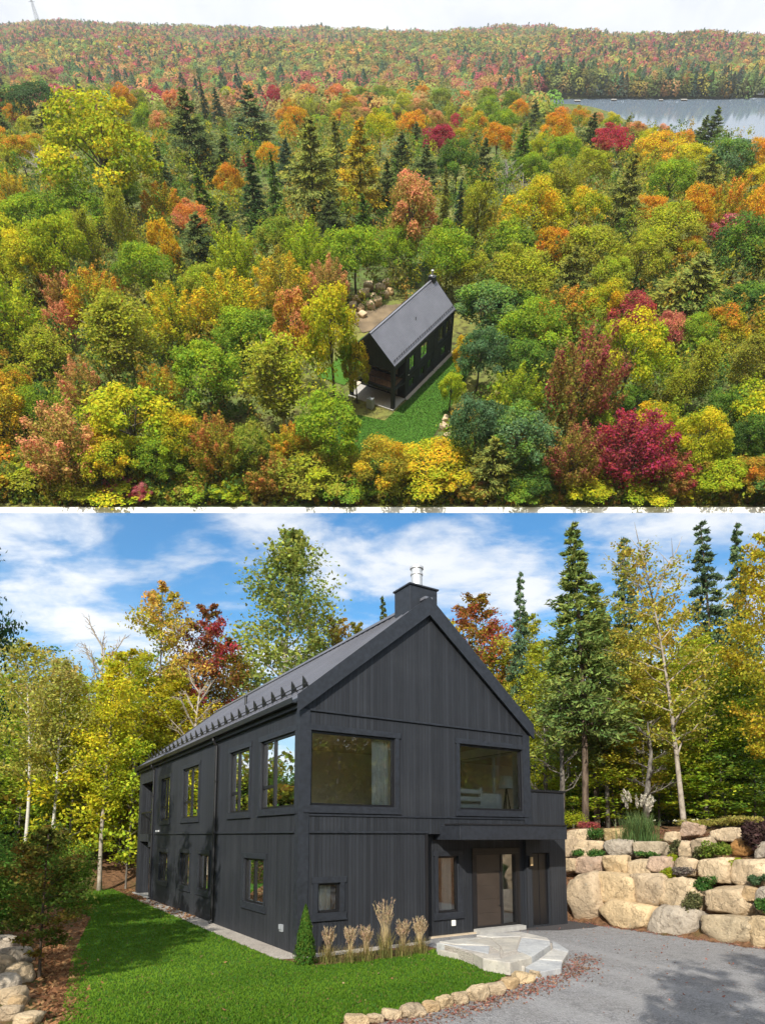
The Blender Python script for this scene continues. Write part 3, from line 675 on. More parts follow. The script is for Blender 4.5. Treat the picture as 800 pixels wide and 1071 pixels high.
# ================================================================== GROUND AROUND THE HOUSE
def sstep(x): x = np.clip(x, 0, 1); return x * x * (3 - 2 * x)
def hgt(x, y):
    x = np.asarray(x, float); y = np.asarray(y, float)
    qx, qy = x - HA[0], y - HA[1]
    u = qx * E1[0] + qy * E1[1]; v = qx * E2[0] + qy * E2[1]
    nz = .10 * np.sin(x * .7 + 1.3 * np.sin(y * .31)) + .08 * np.sin(y * .9 + x * .23) + .05 * np.sin(x * 1.9 - y * 1.3)
    bank = np.interp(u, [10.3, 10.75, 11.2, 11.7, 12.3, 13.3, 15, 24, 60, 300], [-.02, .5, 1.0, 1.5, 2.0, 2.55, 2.85, 3.3, 4.5, 8])
    bank = bank + nz * sstep((u - 12) / 4)
    back = sstep((v - 21.5) / 5) * 1.5 * (1 - sstep((u - 9) / 3)) + sstep((v - 27) / 60) * 3
    back = back + nz * sstep((v - 22) / 4)
    left = -.7 * sstep((-6.2 - u) / 1.3) * (1 - sstep((v - 10) / 8)) + nz * sstep((-6.5 - u) / 3)
    return np.maximum(np.maximum(bank, back), -.02) + np.where(u < -5, left, 0)
n = 281; t = np.linspace(-1, 1, n)
gx = 52 * t + 1100 * t ** 5; gy = 22 + 52 * t + 1100 * t ** 5
X, Y = np.meshgrid(gx, gy); Z = hgt(X, Y)
me = bpy.data.meshes.new('ground')
me.from_pydata(np.stack([X.ravel(), Y.ravel(), Z.ravel()], 1).tolist(), [], [(j * n + i, j * n + i + 1, (j + 1) * n + i + 1, (j + 1) * n + i) for j in range(n - 1) for i in range(n - 1)])
me.polygons.foreach_set('use_smooth', [True] * len(me.polygons))
setp(link('ground', me, mats=[M['floor']]), kind='structure', label='forest floor of brown leaf litter around the house')
def poly_sheet(name, pts, z, m, label):
    b = MB(); b.add([(p[0], p[1], z) for p in pts], [tuple(range(len(pts)))]); o = b.build(name, m)
    return setp(o, label, kind='structure')
G = lambda x, y: tuple(ground(x, y)[:2]); HH = lambda u, v: tuple(H2W(u, v)[:2])
drive = [HH(-1.3, -5.6), HH(.6, -5.2), HH(2.8, -4.3), HH(3.5, -3.2), HH(3.3, -.4), HH(3.7, .5), HH(9.5, .5), HH(10.42, .6), HH(10.5, -6), HH(10.9, -14), HH(11, -24), HH(2, -26), HH(-4, -14)]
poly_sheet('driveway', drive, .008, M['gravel'], 'grey gravel drive in front of the house')
patch = [G(x, y) for x, y in ((540, 974), (556, 966), (585, 962), (592, 963), (633, 961), (646, 965), (620, 971), (585, 974))]
poly_sheet('path', patch, .014, plain('dark_patch', (.045, .04, .042), .9, 0, 30, .4, .5), 'dark ground apron before the side door')  # thin flat dark sheet laid over the gravel before the annex
lawn_poly = [HH(-.62, -.2), HH(-.62, 15.4), HH(-.5, 24), HH(4, 26), HH(-8, 31), HH(-9, 24), HH(-3.6, 14)] + [G(95, 960), G(75, 1003), G(68, 1040), G(64, 1071)] + [(-4.7, 6.5), (-2.2, 6.8)] + \
            [G(x, y) for x, y in ((372, 1064), (395, 1062), (432, 1056), (463, 1046), (500, 1036), (530, 1022), (520, 1014), (489, 1002), (457, 994), (420, 1001), (380, 1007), (332, 1011))]
poly_sheet('lawn', lawn_poly, .012, M['lawn'], 'mown green lawn beside the long wall of the house')
poly_sheet('gravel_strip', [HH(-.6, -.2), HH(-.62, 15.6), HH(.05, 15.6), HH(.05, .05), HH(3.8, .05), HH(3.72, -.30), HH(1.6, -.48), HH(.3, -.45)], .007, M['pale_gravel'], 'strip of pale gravel along the foot of the house')
def in_poly(P, poly):
    x, y = P[:, 0], P[:, 1]; r = np.zeros(len(P), bool); j = len(poly) - 1
    for i in range(len(poly)):
        (xi, yi), (xj, yj) = poly[i], poly[j]
        r ^= ((yi > y) != (yj > y)) & (x < (xj - xi) * (y - yi) / (yj - yi + 1e-12) + xi); j = i
    return r
# grass blades
rng = np.random.default_rng(5)
P = np.stack([rng.uniform(-16, 3.5, 900000), rng.uniform(6.4, 42, 900000)], 1)
d = np.hypot(P[:, 0], P[:, 1]); P = P[(rng.random(len(P)) < np.minimum(1, (10.5 / d) ** 2)) & in_poly(P, lawn_poly)][:110000]
nb = len(P); d = np.hypot(P[:, 0], P[:, 1]); hb = .03 + .022 * rng.random(nb)
pos = np.column_stack([P, .012 + hb * .4]); pat = .5 + .35 * np.sin(P[:, 0] * .55 + 1.7 * np.sin(P[:, 1] * .37)) + .35 * np.sin(P[:, 0] * 1.3 + np.sin(P[:, 1] * .8) * 2) * np.sin(P[:, 1] * .9)
nv = rng.normal(size=(nb, 3)) * np.array([1, 1, .15]); T = np.tile([0, 0, 1.0], (nb, 1)) + rng.normal(size=(nb, 3)) * .35
c0 = np.array([.075, .165, .016]); c1 = np.array([.21, .36, .035]); k = np.clip(.6 * pat + .5 * rng.random(nb) - .1, 0, 1)[:, None]
colr = c0 * (1 - k) + c1 * k; dry = rng.random(nb) < .05; colr[dry] = (.2, .18, .06)
setp(link('grass', quads_mesh('grass', leaf_quads(rng, pos, nv, hb * 1.3 * np.maximum(1, d / 16), .34, T), colr), mats=[M['mixed_leaf']]), 'short dense green grass blades growing over the lawn', kind='stuff')
# fallen leaves
def scatter_leaves(name, label, pts, cols, size=.06, zoff=.02):
    r = np.random.default_rng(len(pts)); pts = np.asarray(pts); z = hgt(pts[:, 0], pts[:, 1]); z = np.where(z < .05, .012, z)
    p = np.column_stack([pts, z + zoff * (.5 + r.random(len(pts)))])
    nv = r.normal(size=(len(p), 3)) * .45 + np.array([0, 0, 1.2]); c = np.array(cols)[r.integers(0, len(cols), len(p))] * (.6 + .7 * r.random((len(p), 1)))
    return setp(link(name, quads_mesh(name, leaf_quads(r, p, nv, size * (.6 + .8 * r.random(len(p))), .7, None, .2), c), mats=[M['mixed_leaf']]), label, kind='stuff')
def along(path, n, sig, r):
    path = np.array(path); seg = np.linalg.norm(np.diff(path, axis=0), axis=1); cum = np.r_[0, np.cumsum(seg)]; s = r.random(n) * cum[-1]
    return np.stack([np.interp(s, cum, path[:, 0]), np.interp(s, cum, path[:, 1])], 1) + r.normal(size=(n, 2)) * sig
rng = np.random.default_rng(8)
edge_px = [(372, 1072), (400, 1069), (440, 1062), (480, 1051), (520, 1038), (552, 1028), (585, 1016), (598, 1000)]
edge = [G(*p) for p in edge_px]
pink = [(.36, .15, .11), (.30, .11, .08), (.42, .26, .18), (.26, .16, .1), (.45, .2, .16), (.34, .24, .17)]
LV = np.concatenate([along([(x + .3, y - .14) for x, y in edge], 1700, .2, rng), along([HH(10.25, .6), HH(10.2, -3), HH(10.25, -7), HH(10.4, -12)], 2600, .13, rng),
                     np.array([HH(u, v) for u, v in zip(rng.uniform(2, 10.3, 420), rng.uniform(-12, 0, 420))])])
scatter_leaves('fallen_leaves', 'pinkish red fallen leaves gathered along the drive edges', LV, pink, .052)
LB = np.array([HH(u, v) for u, v in zip(rng.uniform(10.5, 17, 9000), rng.uniform(-9, 3, 9000))])
scatter_leaves('leaf_litter', 'reddish brown leaf litter between the boulders of the bank', LB, [(.30, .14, .09), (.24, .12, .07), (.38, .2, .12), (.18, .1, .06)], .09)
LC = np.concatenate([np.stack([rng.uniform(-13, -2, 9000), rng.uniform(33, 44, 9000)], 1), np.array([q for q in np.stack([rng.uniform(-17, -6.5, 9000), rng.uniform(14, 34, 9000)], 1) if not in_poly(q[None], lawn_poly)[0]]), along([G(55, 1071), G(62, 1035), G(58, 1000), G(40, 970)], 2400, .22, rng)])
scatter_leaves('leaf_litter', 'rust brown leaf litter beyond the lawn and under the sapling', LC, [(.35, .17, .08), (.26, .13, .07), (.42, .25, .12)], .11)
LD = P[rng.integers(0, len(P), 70)]
scatter_leaves('fallen_leaves', 'few pale dry leaves lying scattered on the lawn', LD, [(.4, .3, .15), (.45, .22, .12)], .06, .06)

# ------------------------------------------------------------------ boulders
def rock_mesh(seed, w, d, h, sub=4, facets=16, boxy=.5):
    import bmesh
    r = np.random.default_rng(seed); bm = bmesh.new(); bmesh.ops.create_icosphere(bm, subdivisions=sub, radius=1)
    D = unit(np.array([v.co[:] for v in bm.verts]))
    pn = [unit(r.normal(size=3)) for _ in range(facets)]; pd = [.86 + .2 * r.random() for _ in range(facets)]
    for ax in range(3):
        for s in (-1, 1):
            nvec = np.zeros(3); nvec[ax] = s; nvec += r.normal(size=3) * .12; pn.append(unit(nvec)); pd.append(.80 - .12 * boxy + .1 * r.random())
    pn = np.array(pn); pd = np.array(pd); dots = D @ pn.T
    q = np.where(dots > .05, pd / np.maximum(dots, .05), 9); kk = 30.0
    rad = -np.log(np.exp(-kk * np.minimum(q, 3)).sum(1)) / kk                # soft minimum keeps the edges rounded
    f = r.normal(size=(6, 3)) * 3.2; ph = r.random(6) * 6.28
    rad = rad * (1 + .026 * np.sin(D @ f.T + ph).sum(1) / 1.5 + .010 * np.sin((D @ (f.T * 3.3)) + ph).sum(1))
    Pp = D * rad[:, None]; Pp /= np.abs(Pp).max(0)
    Pp = Pp * np.array([w / 2, d / 2, h / 2])
    for v, p in zip(bm.verts, Pp): v.co = p
    me = bpy.data.meshes.new('boulder'); bm.to_mesh(me); bm.free()
    me.polygons.foreach_set('use_smooth', [True] * len(me.polygons)); return me
TAN = [(.60, .49, .33), (.54, .45, .33), (.62, .52, .38), (.50, .42, .32), (.56, .43, .27)]
GREY = (.44, .41, .37); PINK = (.50, .39, .32); RUST = (.40, .22, .08); CREAM = (.60, .50, .37)
def boulder(name, label, group, seed, loc, w, d, h, rz, col, tilt=(0, 0), cat='boulder', **kw):
    o = link(name, rock_mesh(seed, w, d, h, **kw), mats=[M['stone']]); o.location = loc; o.rotation_euler = (tilt[0], tilt[1], rz)
    o.color = (*col, 1); return setp(o, label, cat, group)
WALL = [  # row plane u, x0, x1, y0, y1, colour, label
    (10.3, 591, 624, 912, 966, TAN[3], 'tall upright slab boulder standing against the house end of the wall'),
    (10.3, 622, 680, 942, 972, TAN[0], 'long layered tan boulder on the gravel beside the tall upright slab'),
    (10.3, 674, 731, 946, 983, GREY, 'big rounded pale grey boulder at the foot of the wall'),
    (10.3, 731, 789, 957, 987, (.46, .4, .3), 'long flat-topped boulder at the foot of the wall beside the big rounded grey one'),
    (10.3, 778, 822, 960, 994, TAN[0], 'tan boulder at the foot of the wall cut by the photo edge'),
    (10.65, 615, 664, 912, 945, TAN[0], 'smooth egg-shaped yellow boulder on top of the long layered one'),
    (10.65, 658, 697, 914, 950, TAN[3], 'tapering tan boulder between the egg-shaped one and a large sunlit one'),
    (10.65, 686, 733, 918, 957, TAN[2], 'large sunlit tan boulder above the big rounded grey one'),
    (10.65, 734, 786, 924, 963, TAN[1], 'large angular tan boulder above the long flat-topped one'),
    (10.65, 776, 790, 928, 944, TAN[4], 'little orange-tan stone wedged beside the large angular boulder'),
    (10.65, 784, 830, 924, 964, GREY, 'grey boulder in the second course at the photo edge'),
    (11.25, 587, 602, 897, 914, TAN[1], 'small tan boulder tucked beside the black annex wall'),
    (11.25, 598, 627, 896, 916, PINK, 'square pinkish boulder above the tall upright slab'),
    (11.25, 626, 657, 894, 916, TAN[0], 'yellow slanting boulder above the egg-shaped one'),
    (11.25, 655, 682, 898, 916, TAN[2], 'flat-faced tan boulder in the third course beside the slanting yellow one'),
    (11.25, 677, 701, 895, 915, PINK, 'pale pinkish boulder beside the lime green cushion plants'),
    (11.25, 702, 729, 897, 920, CREAM, 'round cream boulder behind the grey-leaved plant'),
    (11.25, 728, 766, 897, 926, TAN[2], 'broad rounded tan boulder above the dark green cushion plant'),
    (11.25, 758, 808, 899, 930, CREAM, 'long cream boulder sloping toward the photo edge'),
    (12.0, 586, 601, 873, 899, TAN[3], 'tall narrow boulder behind the annex corner'),
    (12.0, 598, 630, 879, 898, TAN[1], 'tan boulder in the fourth course below the green shrub'),
    (12.0, 628, 663, 878, 898, GREY, 'greyish wide boulder in the fourth course below the pampas grass'),
    (12.0, 661, 694, 880, 898, (.44, .39, .31), 'dull tan boulder under the right side of the pampas grass'),
    (12.0, 707, 724, 880, 900, CREAM, 'small whitish boulder between two low bushes'),
    (12.0, 722, 744, 876, 894, TAN[3], 'brownish boulder behind the lime bush'),
    (12.6, 762, 787, 877, 896, RUST, 'rust orange boulder under the flat pale rock'),
    (13.2, 588, 617, 867, 883, TAN[2], 'pale tan boulder on the top course beside the annex'),
    (13.2, 630, 652, 866, 882, (.5, .4, .22), 'yellowish boulder on the top course behind the pampas grass'),
    (13.2, 694, 708, 870, 884, CREAM, 'small cream stone beside the pampas grass'),
    (13.2, 740, 794, 866, 883, CREAM, 'long flat pale rock lying on the upper bank'),
    (13.6, 708, 732, 860, 877, PINK, 'pinkish weathered boulder on the upper bank near the leaning birch'),
    (12.4, 788, 812, 880, 900, GREY, 'grey stone beneath the dark-leaved bush'),
]
for i, (u, x0, x1, y0, y1, col, lab) in enumerate(WALL):
    a, b_, cen = on_u(x0, (y0 + y1) / 2, u), on_u(x1, (y0 + y1) / 2, u), on_u((x0 + x1) / 2, (y0 + y1) / 2, u)
    w = abs((a - b_) @ E2) * 1.03; h = abs(on_u((x0 + x1) / 2, y0, u)[2] - on_u((x0 + x1) / 2, y1, u)[2]) * 1.05; dd = max(.5, min(1.25, .75 * (w + h) / 2))
    c = cen + E1 * (dd * .32); r = random.Random(i)
    boulder('boulder', lab, 'boulders of the retaining wall', 200 + i, c, w, dd, h, YAW - math.pi / 2 + r.uniform(-.12, .12), col, (r.uniform(-.06, .06), r.uniform(-.05, .05)), boxy=r.uniform(.2, 1.5), facets=r.randint(12, 22))
EDGE = [(372, 1070, 22, 13, 'flat grassy stone at the lower end of the lawn edging'), (392, 1068, 19, 11, 'thin pale stone near the lower end of the lawn edging'), (410, 1064, 17, 12, 'small buff edging stone beside a wider flat one'),
        (432, 1061, 24, 14, 'wide grey-tan edging stone partly hidden by grass'), (450, 1056, 16, 13, 'small tan edging stone next to a wide one'), (465, 1051, 18, 14, 'rounded tan edging stone before the biggest one'),
        (482, 1047, 17, 16, 'squarish tan edging stone touching the biggest one'), (501, 1042, 24, 20, 'biggest yellow stone of the lawn edging'), (519, 1037, 17, 15, 'blocky buff edging stone above the biggest one'),
        (534, 1031, 16, 14, 'smooth cream edging stone near the doorstep platform'), (549, 1025, 20, 14, 'yellowish edging stone at the platform corner'), (562, 1021, 14, 10, 'small flat edging stone tucked against the platform')]
for i, (x, y, wp, hp, lab) in enumerate(EDGE):
    g = ground(x, y + hp * .3); s = g[1] * 1.0 / FPX; w = wp * s * 1.2; h = hp * s * .95
    boulder('edging_stone', lab, 'stones edging the lawn', 300 + i, (g[0], g[1] + w * .2, h * .36), w, w * .75, h, .45 + .35 * math.sin(i * 3), TAN[i % 5], (.2 * math.sin(i * 5), .15 * math.sin(i * 7)), cat='stone', boxy=1.2, facets=24)
LEFT = [(2, 992, 26, 20, GREY, 'grey stone farthest up the edging by the bushes'), (13, 1003, 30, 18, (.4, .37, .33), 'flat pale grey slab in the edging behind the sapling'), (0, 1013, 24, 20, TAN[3], 'tan stone at the photo edge below the grey slab'),
        (17, 1022, 26, 20, TAN[2], 'light tan wedge-shaped stone nearest the sapling trunk'), (2, 1034, 28, 22, GREY, 'dark-sided grey stone at the photo edge'), (10, 1046, 24, 18, TAN[1], 'buff stone between a dark-sided and a low stone'),
        (16, 1051, 16, 12, TAN[4], 'little mossy stone in the mulch edging'), (6, 1063, 26, 14, TAN[3], 'low flat stone at the bottom corner of the photo'), (26, 1069, 26, 12, TAN[2], 'pale flat stone at the bottom of the mulch bed')]
for i, (x, y, wp, hp, col, lab) in enumerate(LEFT):
    g = ground(x, y + hp * .3); s = g[1] / FPX; w = wp * s * 1.1; h = hp * s * 1.15
    boulder('edging_stone', lab, 'stones edging the mulch bed', 330 + i, (g[0], g[1] + w * .2, h * .32), w, w * .8, h, .3 * math.sin(i * 2), col, cat='stone', sub=3)

# ------------------------------------------------------------------ stone platform before the door
pf = empty('stone_platform', 'two-step platform of grey and tan flagstones before the front door', 'steps', ground(540, 1000))
FK = 0
def flag(poly, z0, z1, col, name='flagstone'):
    pts = [np.array(ground(x, y, z1)) - np.array(pf.location) for x, y in poly]
    b = MB(); b.prism([(p[0], p[1]) for p in pts], z0, z1)
    global FK; FK += 1; o = b.build(name, M['flag'], pf, bevel=.018); o.location.z = .004 * (FK % 5); o.color = (*col, 1); return o
GS = (.40, .41, .42); TS = (.41, .385, .34)
Z1, Z2 = .13, .26
bb_ = [np.array(ground(x, y, .24)) - np.array(pf.location) for x, y in ((459, 987), (487, 983), (517, 977), (545, 977), (573, 985), (554, 1000), (533, 1005), (505, 1002))]
bm_ = MB(); bm_.prism([(p[0], p[1]) for p in bb_], 0, .245); bb_ = [np.array(ground(x, y, .11)) - np.array(pf.location) for x, y in ((500, 1001), (533, 1004), (556, 999), (575, 987), (583, 988), (593, 997), (587, 1011), (561, 1017), (550, 1011.5), (530, 1011))]; bm_.prism([(p[0], p[1]) for p in bb_], -.01, .115); bm_.build('mortar_bed', M['pale_gravel'], pf)
for poly, col in (([(456, 986), (475, 989), (512, 990), (511, 998), (487, 993)], GS), ([(487, 993.5), (511, 998.5), (523, 997), (524, 1003), (505, 1003)], (.42, .39, .35)),
                  ([(505, 1003.5), (524, 1003.5), (553, 994.5), (556, 1002), (533, 1008)], (.43, .405, .36)), ([(540.5, 995), (564, 995), (575, 985), (575.5, 989), (556, 1002)], GS),
                  ([(545, 981), (575, 984.5), (564, 994.5), (540.5, 994)], GS), ([(513, 981.5), (544, 980), (540, 994), (526, 996.5), (524, 991)], TS),
                  ([(487, 984), (512, 981), (523, 991), (523, 996), (512.5, 990)], TS), ([(459, 985.5), (486, 982), (511, 981), (487, 984), (511.5, 989.4), (476, 988)], (.41, .40, .37)),
                  ([(498, 979), (516, 976), (545, 980), (513, 981)], (.41, .40, .38)), ([(517, 975.8), (545, 975), (572, 981), (575, 984), (545.5, 980.3)], (.42, .40, .37))):
    flag(poly, .0, Z2, col)
for poly, col in (([(549, 1012), (563, 1004), (588, 1006), (587, 1013), (561, 1018)], GS), ([(563.5, 1003.5), (578, 993), (594, 997), (588.5, 1005.5)], (.43, .42, .40)), ([(577, 985), (583, 987), (595, 995), (594, 996.6), (578, 992.5)], GS),
                  ([(457, 994), (489, 1001), (530, 1012), (549, 1011.5), (530, 1007.5), (487, 997)], TS)):
    flag(poly, -.02, Z1, col)

# ------------------------------------------------------------------ plants by the house and on the wall
def plant_mesh(seed, n, w, h, size, shape='ball', aspect=.5):
    r = np.random.default_rng(seed)
    if shape == 'cone':
        t = r.random(n) ** .75; a = r.random(n) * 6.283; rad = w / 2 * (1 - t) ** .75 * (.62 + .4 * r.random(n)) * (1 + .12 * np.sin(a * 5 + t * 20))
        P_ = np.stack([np.cos(a) * rad, np.sin(a) * rad, t * h], 1); nv = np.stack([np.cos(a), np.sin(a), .4 + 0 * a], 1) + r.normal(size=(n, 3)) * .4; T_ = np.tile([0, 0, 1.], (n, 1)) + r.normal(size=(n, 3)) * .3
    else:
        k = 9; cc = r.normal(size=(k, 3)) * np.array([w * .2, w * .2, h * .12]) + np.array([0, 0, h * .48]); i = r.integers(0, k, n); q = unit(r.normal(size=(n, 3)))
        P_ = cc[i] + q * np.array([w * .24, w * .24, h * .34]) * (.55 + .5 * r.random((n, 1))); P_[:, 2] = np.abs(P_[:, 2]); nv = q + r.normal(size=(n, 3)) * .5 + np.array([0, 0, .3]); T_ = None
    c = np.stack([np.clip(r.normal(size=n) * .25 + .4, 0, 1), r.random(n), r.random(n)], 1)
    return quads_mesh('foliage', leaf_quads(r, P_, nv, size * (.6 + .8 * r.random(n)), aspect, T_), c)
def blade_mesh(seed, n, h, spread, width, arch=.5):
    r = np.random.default_rng(seed); V = []; C = []
    for i in range(n):
        a = r.random() * 6.283; l = h * (.65 + .4 * r.random()); o = np.array([math.cos(a), math.sin(a), 0]); b0 = r.normal(size=3) * np.array([spread * .25, spread * .25, 0]); sd = np.array([-o[1], o[0], 0]) * width / 2
        s1 = spread * (.15 + .85 * r.random()); pr = b0
        for j in range(1, 4):
            t = j / 3; p = b0 + o * s1 * t ** 2 + np.array([0, 0, l * (t - arch * t ** 3 * (s1 / max(spread, .01)))]); w0, w1 = 1.15 - (j - 1) / 3, 1.15 - t
            V.append([pr - sd * w0, pr + sd * w0, p + sd * w1, p - sd * w1]); C.append([np.clip(t * .9 + r.normal() * .1, 0, 1), r.random(), r.random()]); pr = p
    return quads_mesh('blades', np.array(V), np.array(C))
def plant(name, label, cat, loc, me, col, tip, group=None, part='foliage'):
    o = link(name, me, mats=[M['leaf']]); o.location = loc; o.color = (*col, 1); o['tip'] = list(tip); return setp(o, label, cat, group)
g = ground(319, 1009); plant('cedar_shrub', 'narrow cone-shaped green cedar at the corner of the black house', 'shrub', g, plant_mesh(1, 5200, .56, 1.28, .06, 'cone'), (.05, .12, .02), (.12, .2, .03))
M['stalk'] = plain('dry_stalk', (.42, .32, .17), .9)
ORN = [(343, 1007, 974, 'short straw-coloured ornamental grass next to the cone cedar'), (366, 1008, 973, 'straw grass tuft second from the cone cedar'), (383, 1006, 972, 'bushy straw grass tuft beside the tallest one'),
       (403, 1003, 947, 'tallest feathery ornamental grass against the black wall'), (422, 1001, 967, 'slim straw grass tuft between the tallest one and the porch'), (439, 998, 964, 'golden grass tuft closest to the porch')]
for i, (x, yb, yt, lab) in enumerate(ORN):
    g = ground(x, yb); h = (yb - yt) / FPX * g[1] * 1.05; s = h / 0.9
    o = empty('ornamental_grass', lab, 'grass tuft', g, i, 'ornamental grasses by the wall')
    b = link('stems', blade_mesh(20 + i, 170, h * .62, .34, .011, .35), o, [M['leaf']]); b.color = (.17, .2, .05, 1); b['tip'] = [.42, .32, .14]
    r = np.random.default_rng(i); Pq = []; TQ = []; sm = MB()
    for q in range(34):
        a = r.random() * 6.283; lean = (.04 + .20 * r.random()) * h; hh = h * (.72 + .3 * r.random()); e = np.array([math.cos(a) * lean, math.sin(a) * lean, hh]); kn = np.array([e[0] * .35, e[1] * .35, hh * .62]); b0 = r.normal(size=3) * .02; b0[2] = 0
        sm.tube([b0, kn, e], [.004, .003, .002], 3, cap=False)
        for z in range(16): t_ = r.random(); Pq.append(kn + (e - kn) * (.35 + .68 * t_) + r.normal(size=3) * .012); TQ.append(e - kn)
    n_ = len(Pq); c = link('plumes', quads_mesh('plumes', leaf_quads(r, np.array(Pq), r.normal(size=(n_, 3)), .085, .16, unit(np.array(TQ)), .1), np.stack([r.random(n_), r.random(n_), r.random(n_)], 1)), o, [M['leaf']]); c.color = (.44, .31, .18, 1); c['tip'] = [.62, .49, .34]
    sm.build('stalk', M['stalk'], o)
def on_bank(x, y, u): p = on_u(x, y, u); return p
o = empty('pampas_grass', 'large fountain of green pampas grass with white plumes on the wall top', 'grass tuft', on_bank(669, 882, 12.7))
b = link('blades', blade_mesh(40, 620, 1.35, .95, .022, .55), o, [M['leaf']]); b.color = (.09, .16, .05, 1); b['tip'] = [.20, .28, .10]
for i in range(11):
    r = np.random.default_rng(60 + i); a = i * 2.4; dx, dy = math.cos(a) * .5, math.sin(a) * .5; hh = 1.45 + .4 * r.random(); n_ = 90; t_ = r.random(n_)
    Pq = np.stack([dx * (.7 + .35 * t_), dy * (.7 + .35 * t_), hh - .38 * (1 - t_)], 1) + r.normal(size=(n_, 3)) * .022
    c = link('plume', quads_mesh('plume', leaf_quads(r, Pq, r.normal(size=(n_, 3)), .09, .3, np.tile([dx * .4, dy * .4, 1.], (n_, 1)), .1), np.stack([r.random(n_), r.random(n_), r.random(n_)], 1)), o, [M['leaf']]); c.color = (.62, .56, .44, 1); c['tip'] = [.75, .7, .6]
LIME = ((.24, .30, .02), (.42, .42, .03)); GRN = ((.05, .13, .03), (.12, .22, .05)); OLV = ((.12, .13, .06), (.2, .2, .08)); GRYP = ((.16, .13, .12), (.24, .22, .18))
PL = [(625, 881, 13.0, 24, 15, GRN, 'bright green leafy shrub on the wall top beside the annex'), (604, 897, 11.8, 12, 9, GRN, 'small green tuft above the square pinkish boulder'), (625, 898, 11.8, 18, 10, GRN, 'dark green cushion under the leafy shrub'),
      (677, 897, 11.8, 20, 7, GRN, 'low green mat under the pampas grass'), (700, 920, 11.0, 16, 13, LIME, 'lime yellow cushion beside the grey-leaved plant'), (704, 903, 11.6, 14, 9, LIME, 'lime yellow cushion higher on the wall beside the cream boulder'),
      (713, 918, 11.0, 20, 11, GRYP, 'grey-brown leafy plant before the round cream boulder'), (741, 933, 10.9, 24, 15, GRN, 'dark green cushion under the broad rounded boulder'), (726, 958, 10.5, 22, 22, OLV, 'grey-green bushy plant above the flat-topped boulder'),
      (751, 899, 11.9, 28, 19, ((.14, .22, .03), (.26, .32, .06)), 'large lime green bush on the bank before the flat pale rock'), (734, 899, 11.9, 20, 12, OLV, 'olive low bush beside the large lime green one'), (769, 907, 11.6, 20, 9, LIME, 'lime mat above the long cream boulder'),
      (791, 926, 11.0, 16, 12, ((.07, .13, .06), (.14, .2, .1)), 'blue-green cushion near the photo edge'), (798, 955, 10.5, 16, 16, GRN, 'green grassy tuft beside the grey edge boulder'), (708, 892, 12.1, 16, 14, OLV, 'brownish olive bush beside the small whitish boulder'),
      (795, 890, 12.6, 24, 34, ((.06, .035, .035), (.12, .07, .06)), 'dark purple-leaved bush at the photo edge'), (616, 869, 14.5, 22, 11, ((.32, .06, .05), (.4, .12, .1)), 'red-leaved low bush under the spruce trunks'), (600, 866, 15, 26, 18, LIME, 'yellow-green undergrowth bush beside the spruce trunks'),
      (735, 866, 15, 70, 9, ((.26, .26, .05), (.36, .3, .08)), 'yellowish ground cover along the upper bank'), (775, 862, 15, 60, 9, ((.3, .28, .06), (.4, .34, .1)), 'pale yellow ground cover on the bank crest')]
for i, (x, yb, u, wp, hp, (c0, c1), lab) in enumerate(PL):
    p = on_bank(x, yb, u); s = p[1] / FPX; nleaf_ = 420 + int(wp * hp * 2.0)
    plant('bank_plant', lab, 'plant', p, plant_mesh(70 + i, nleaf_, wp * s * 1.08, hp * s * 1.05, .075 if i != 15 else .12), c0, c1, 'plants growing among the boulders')
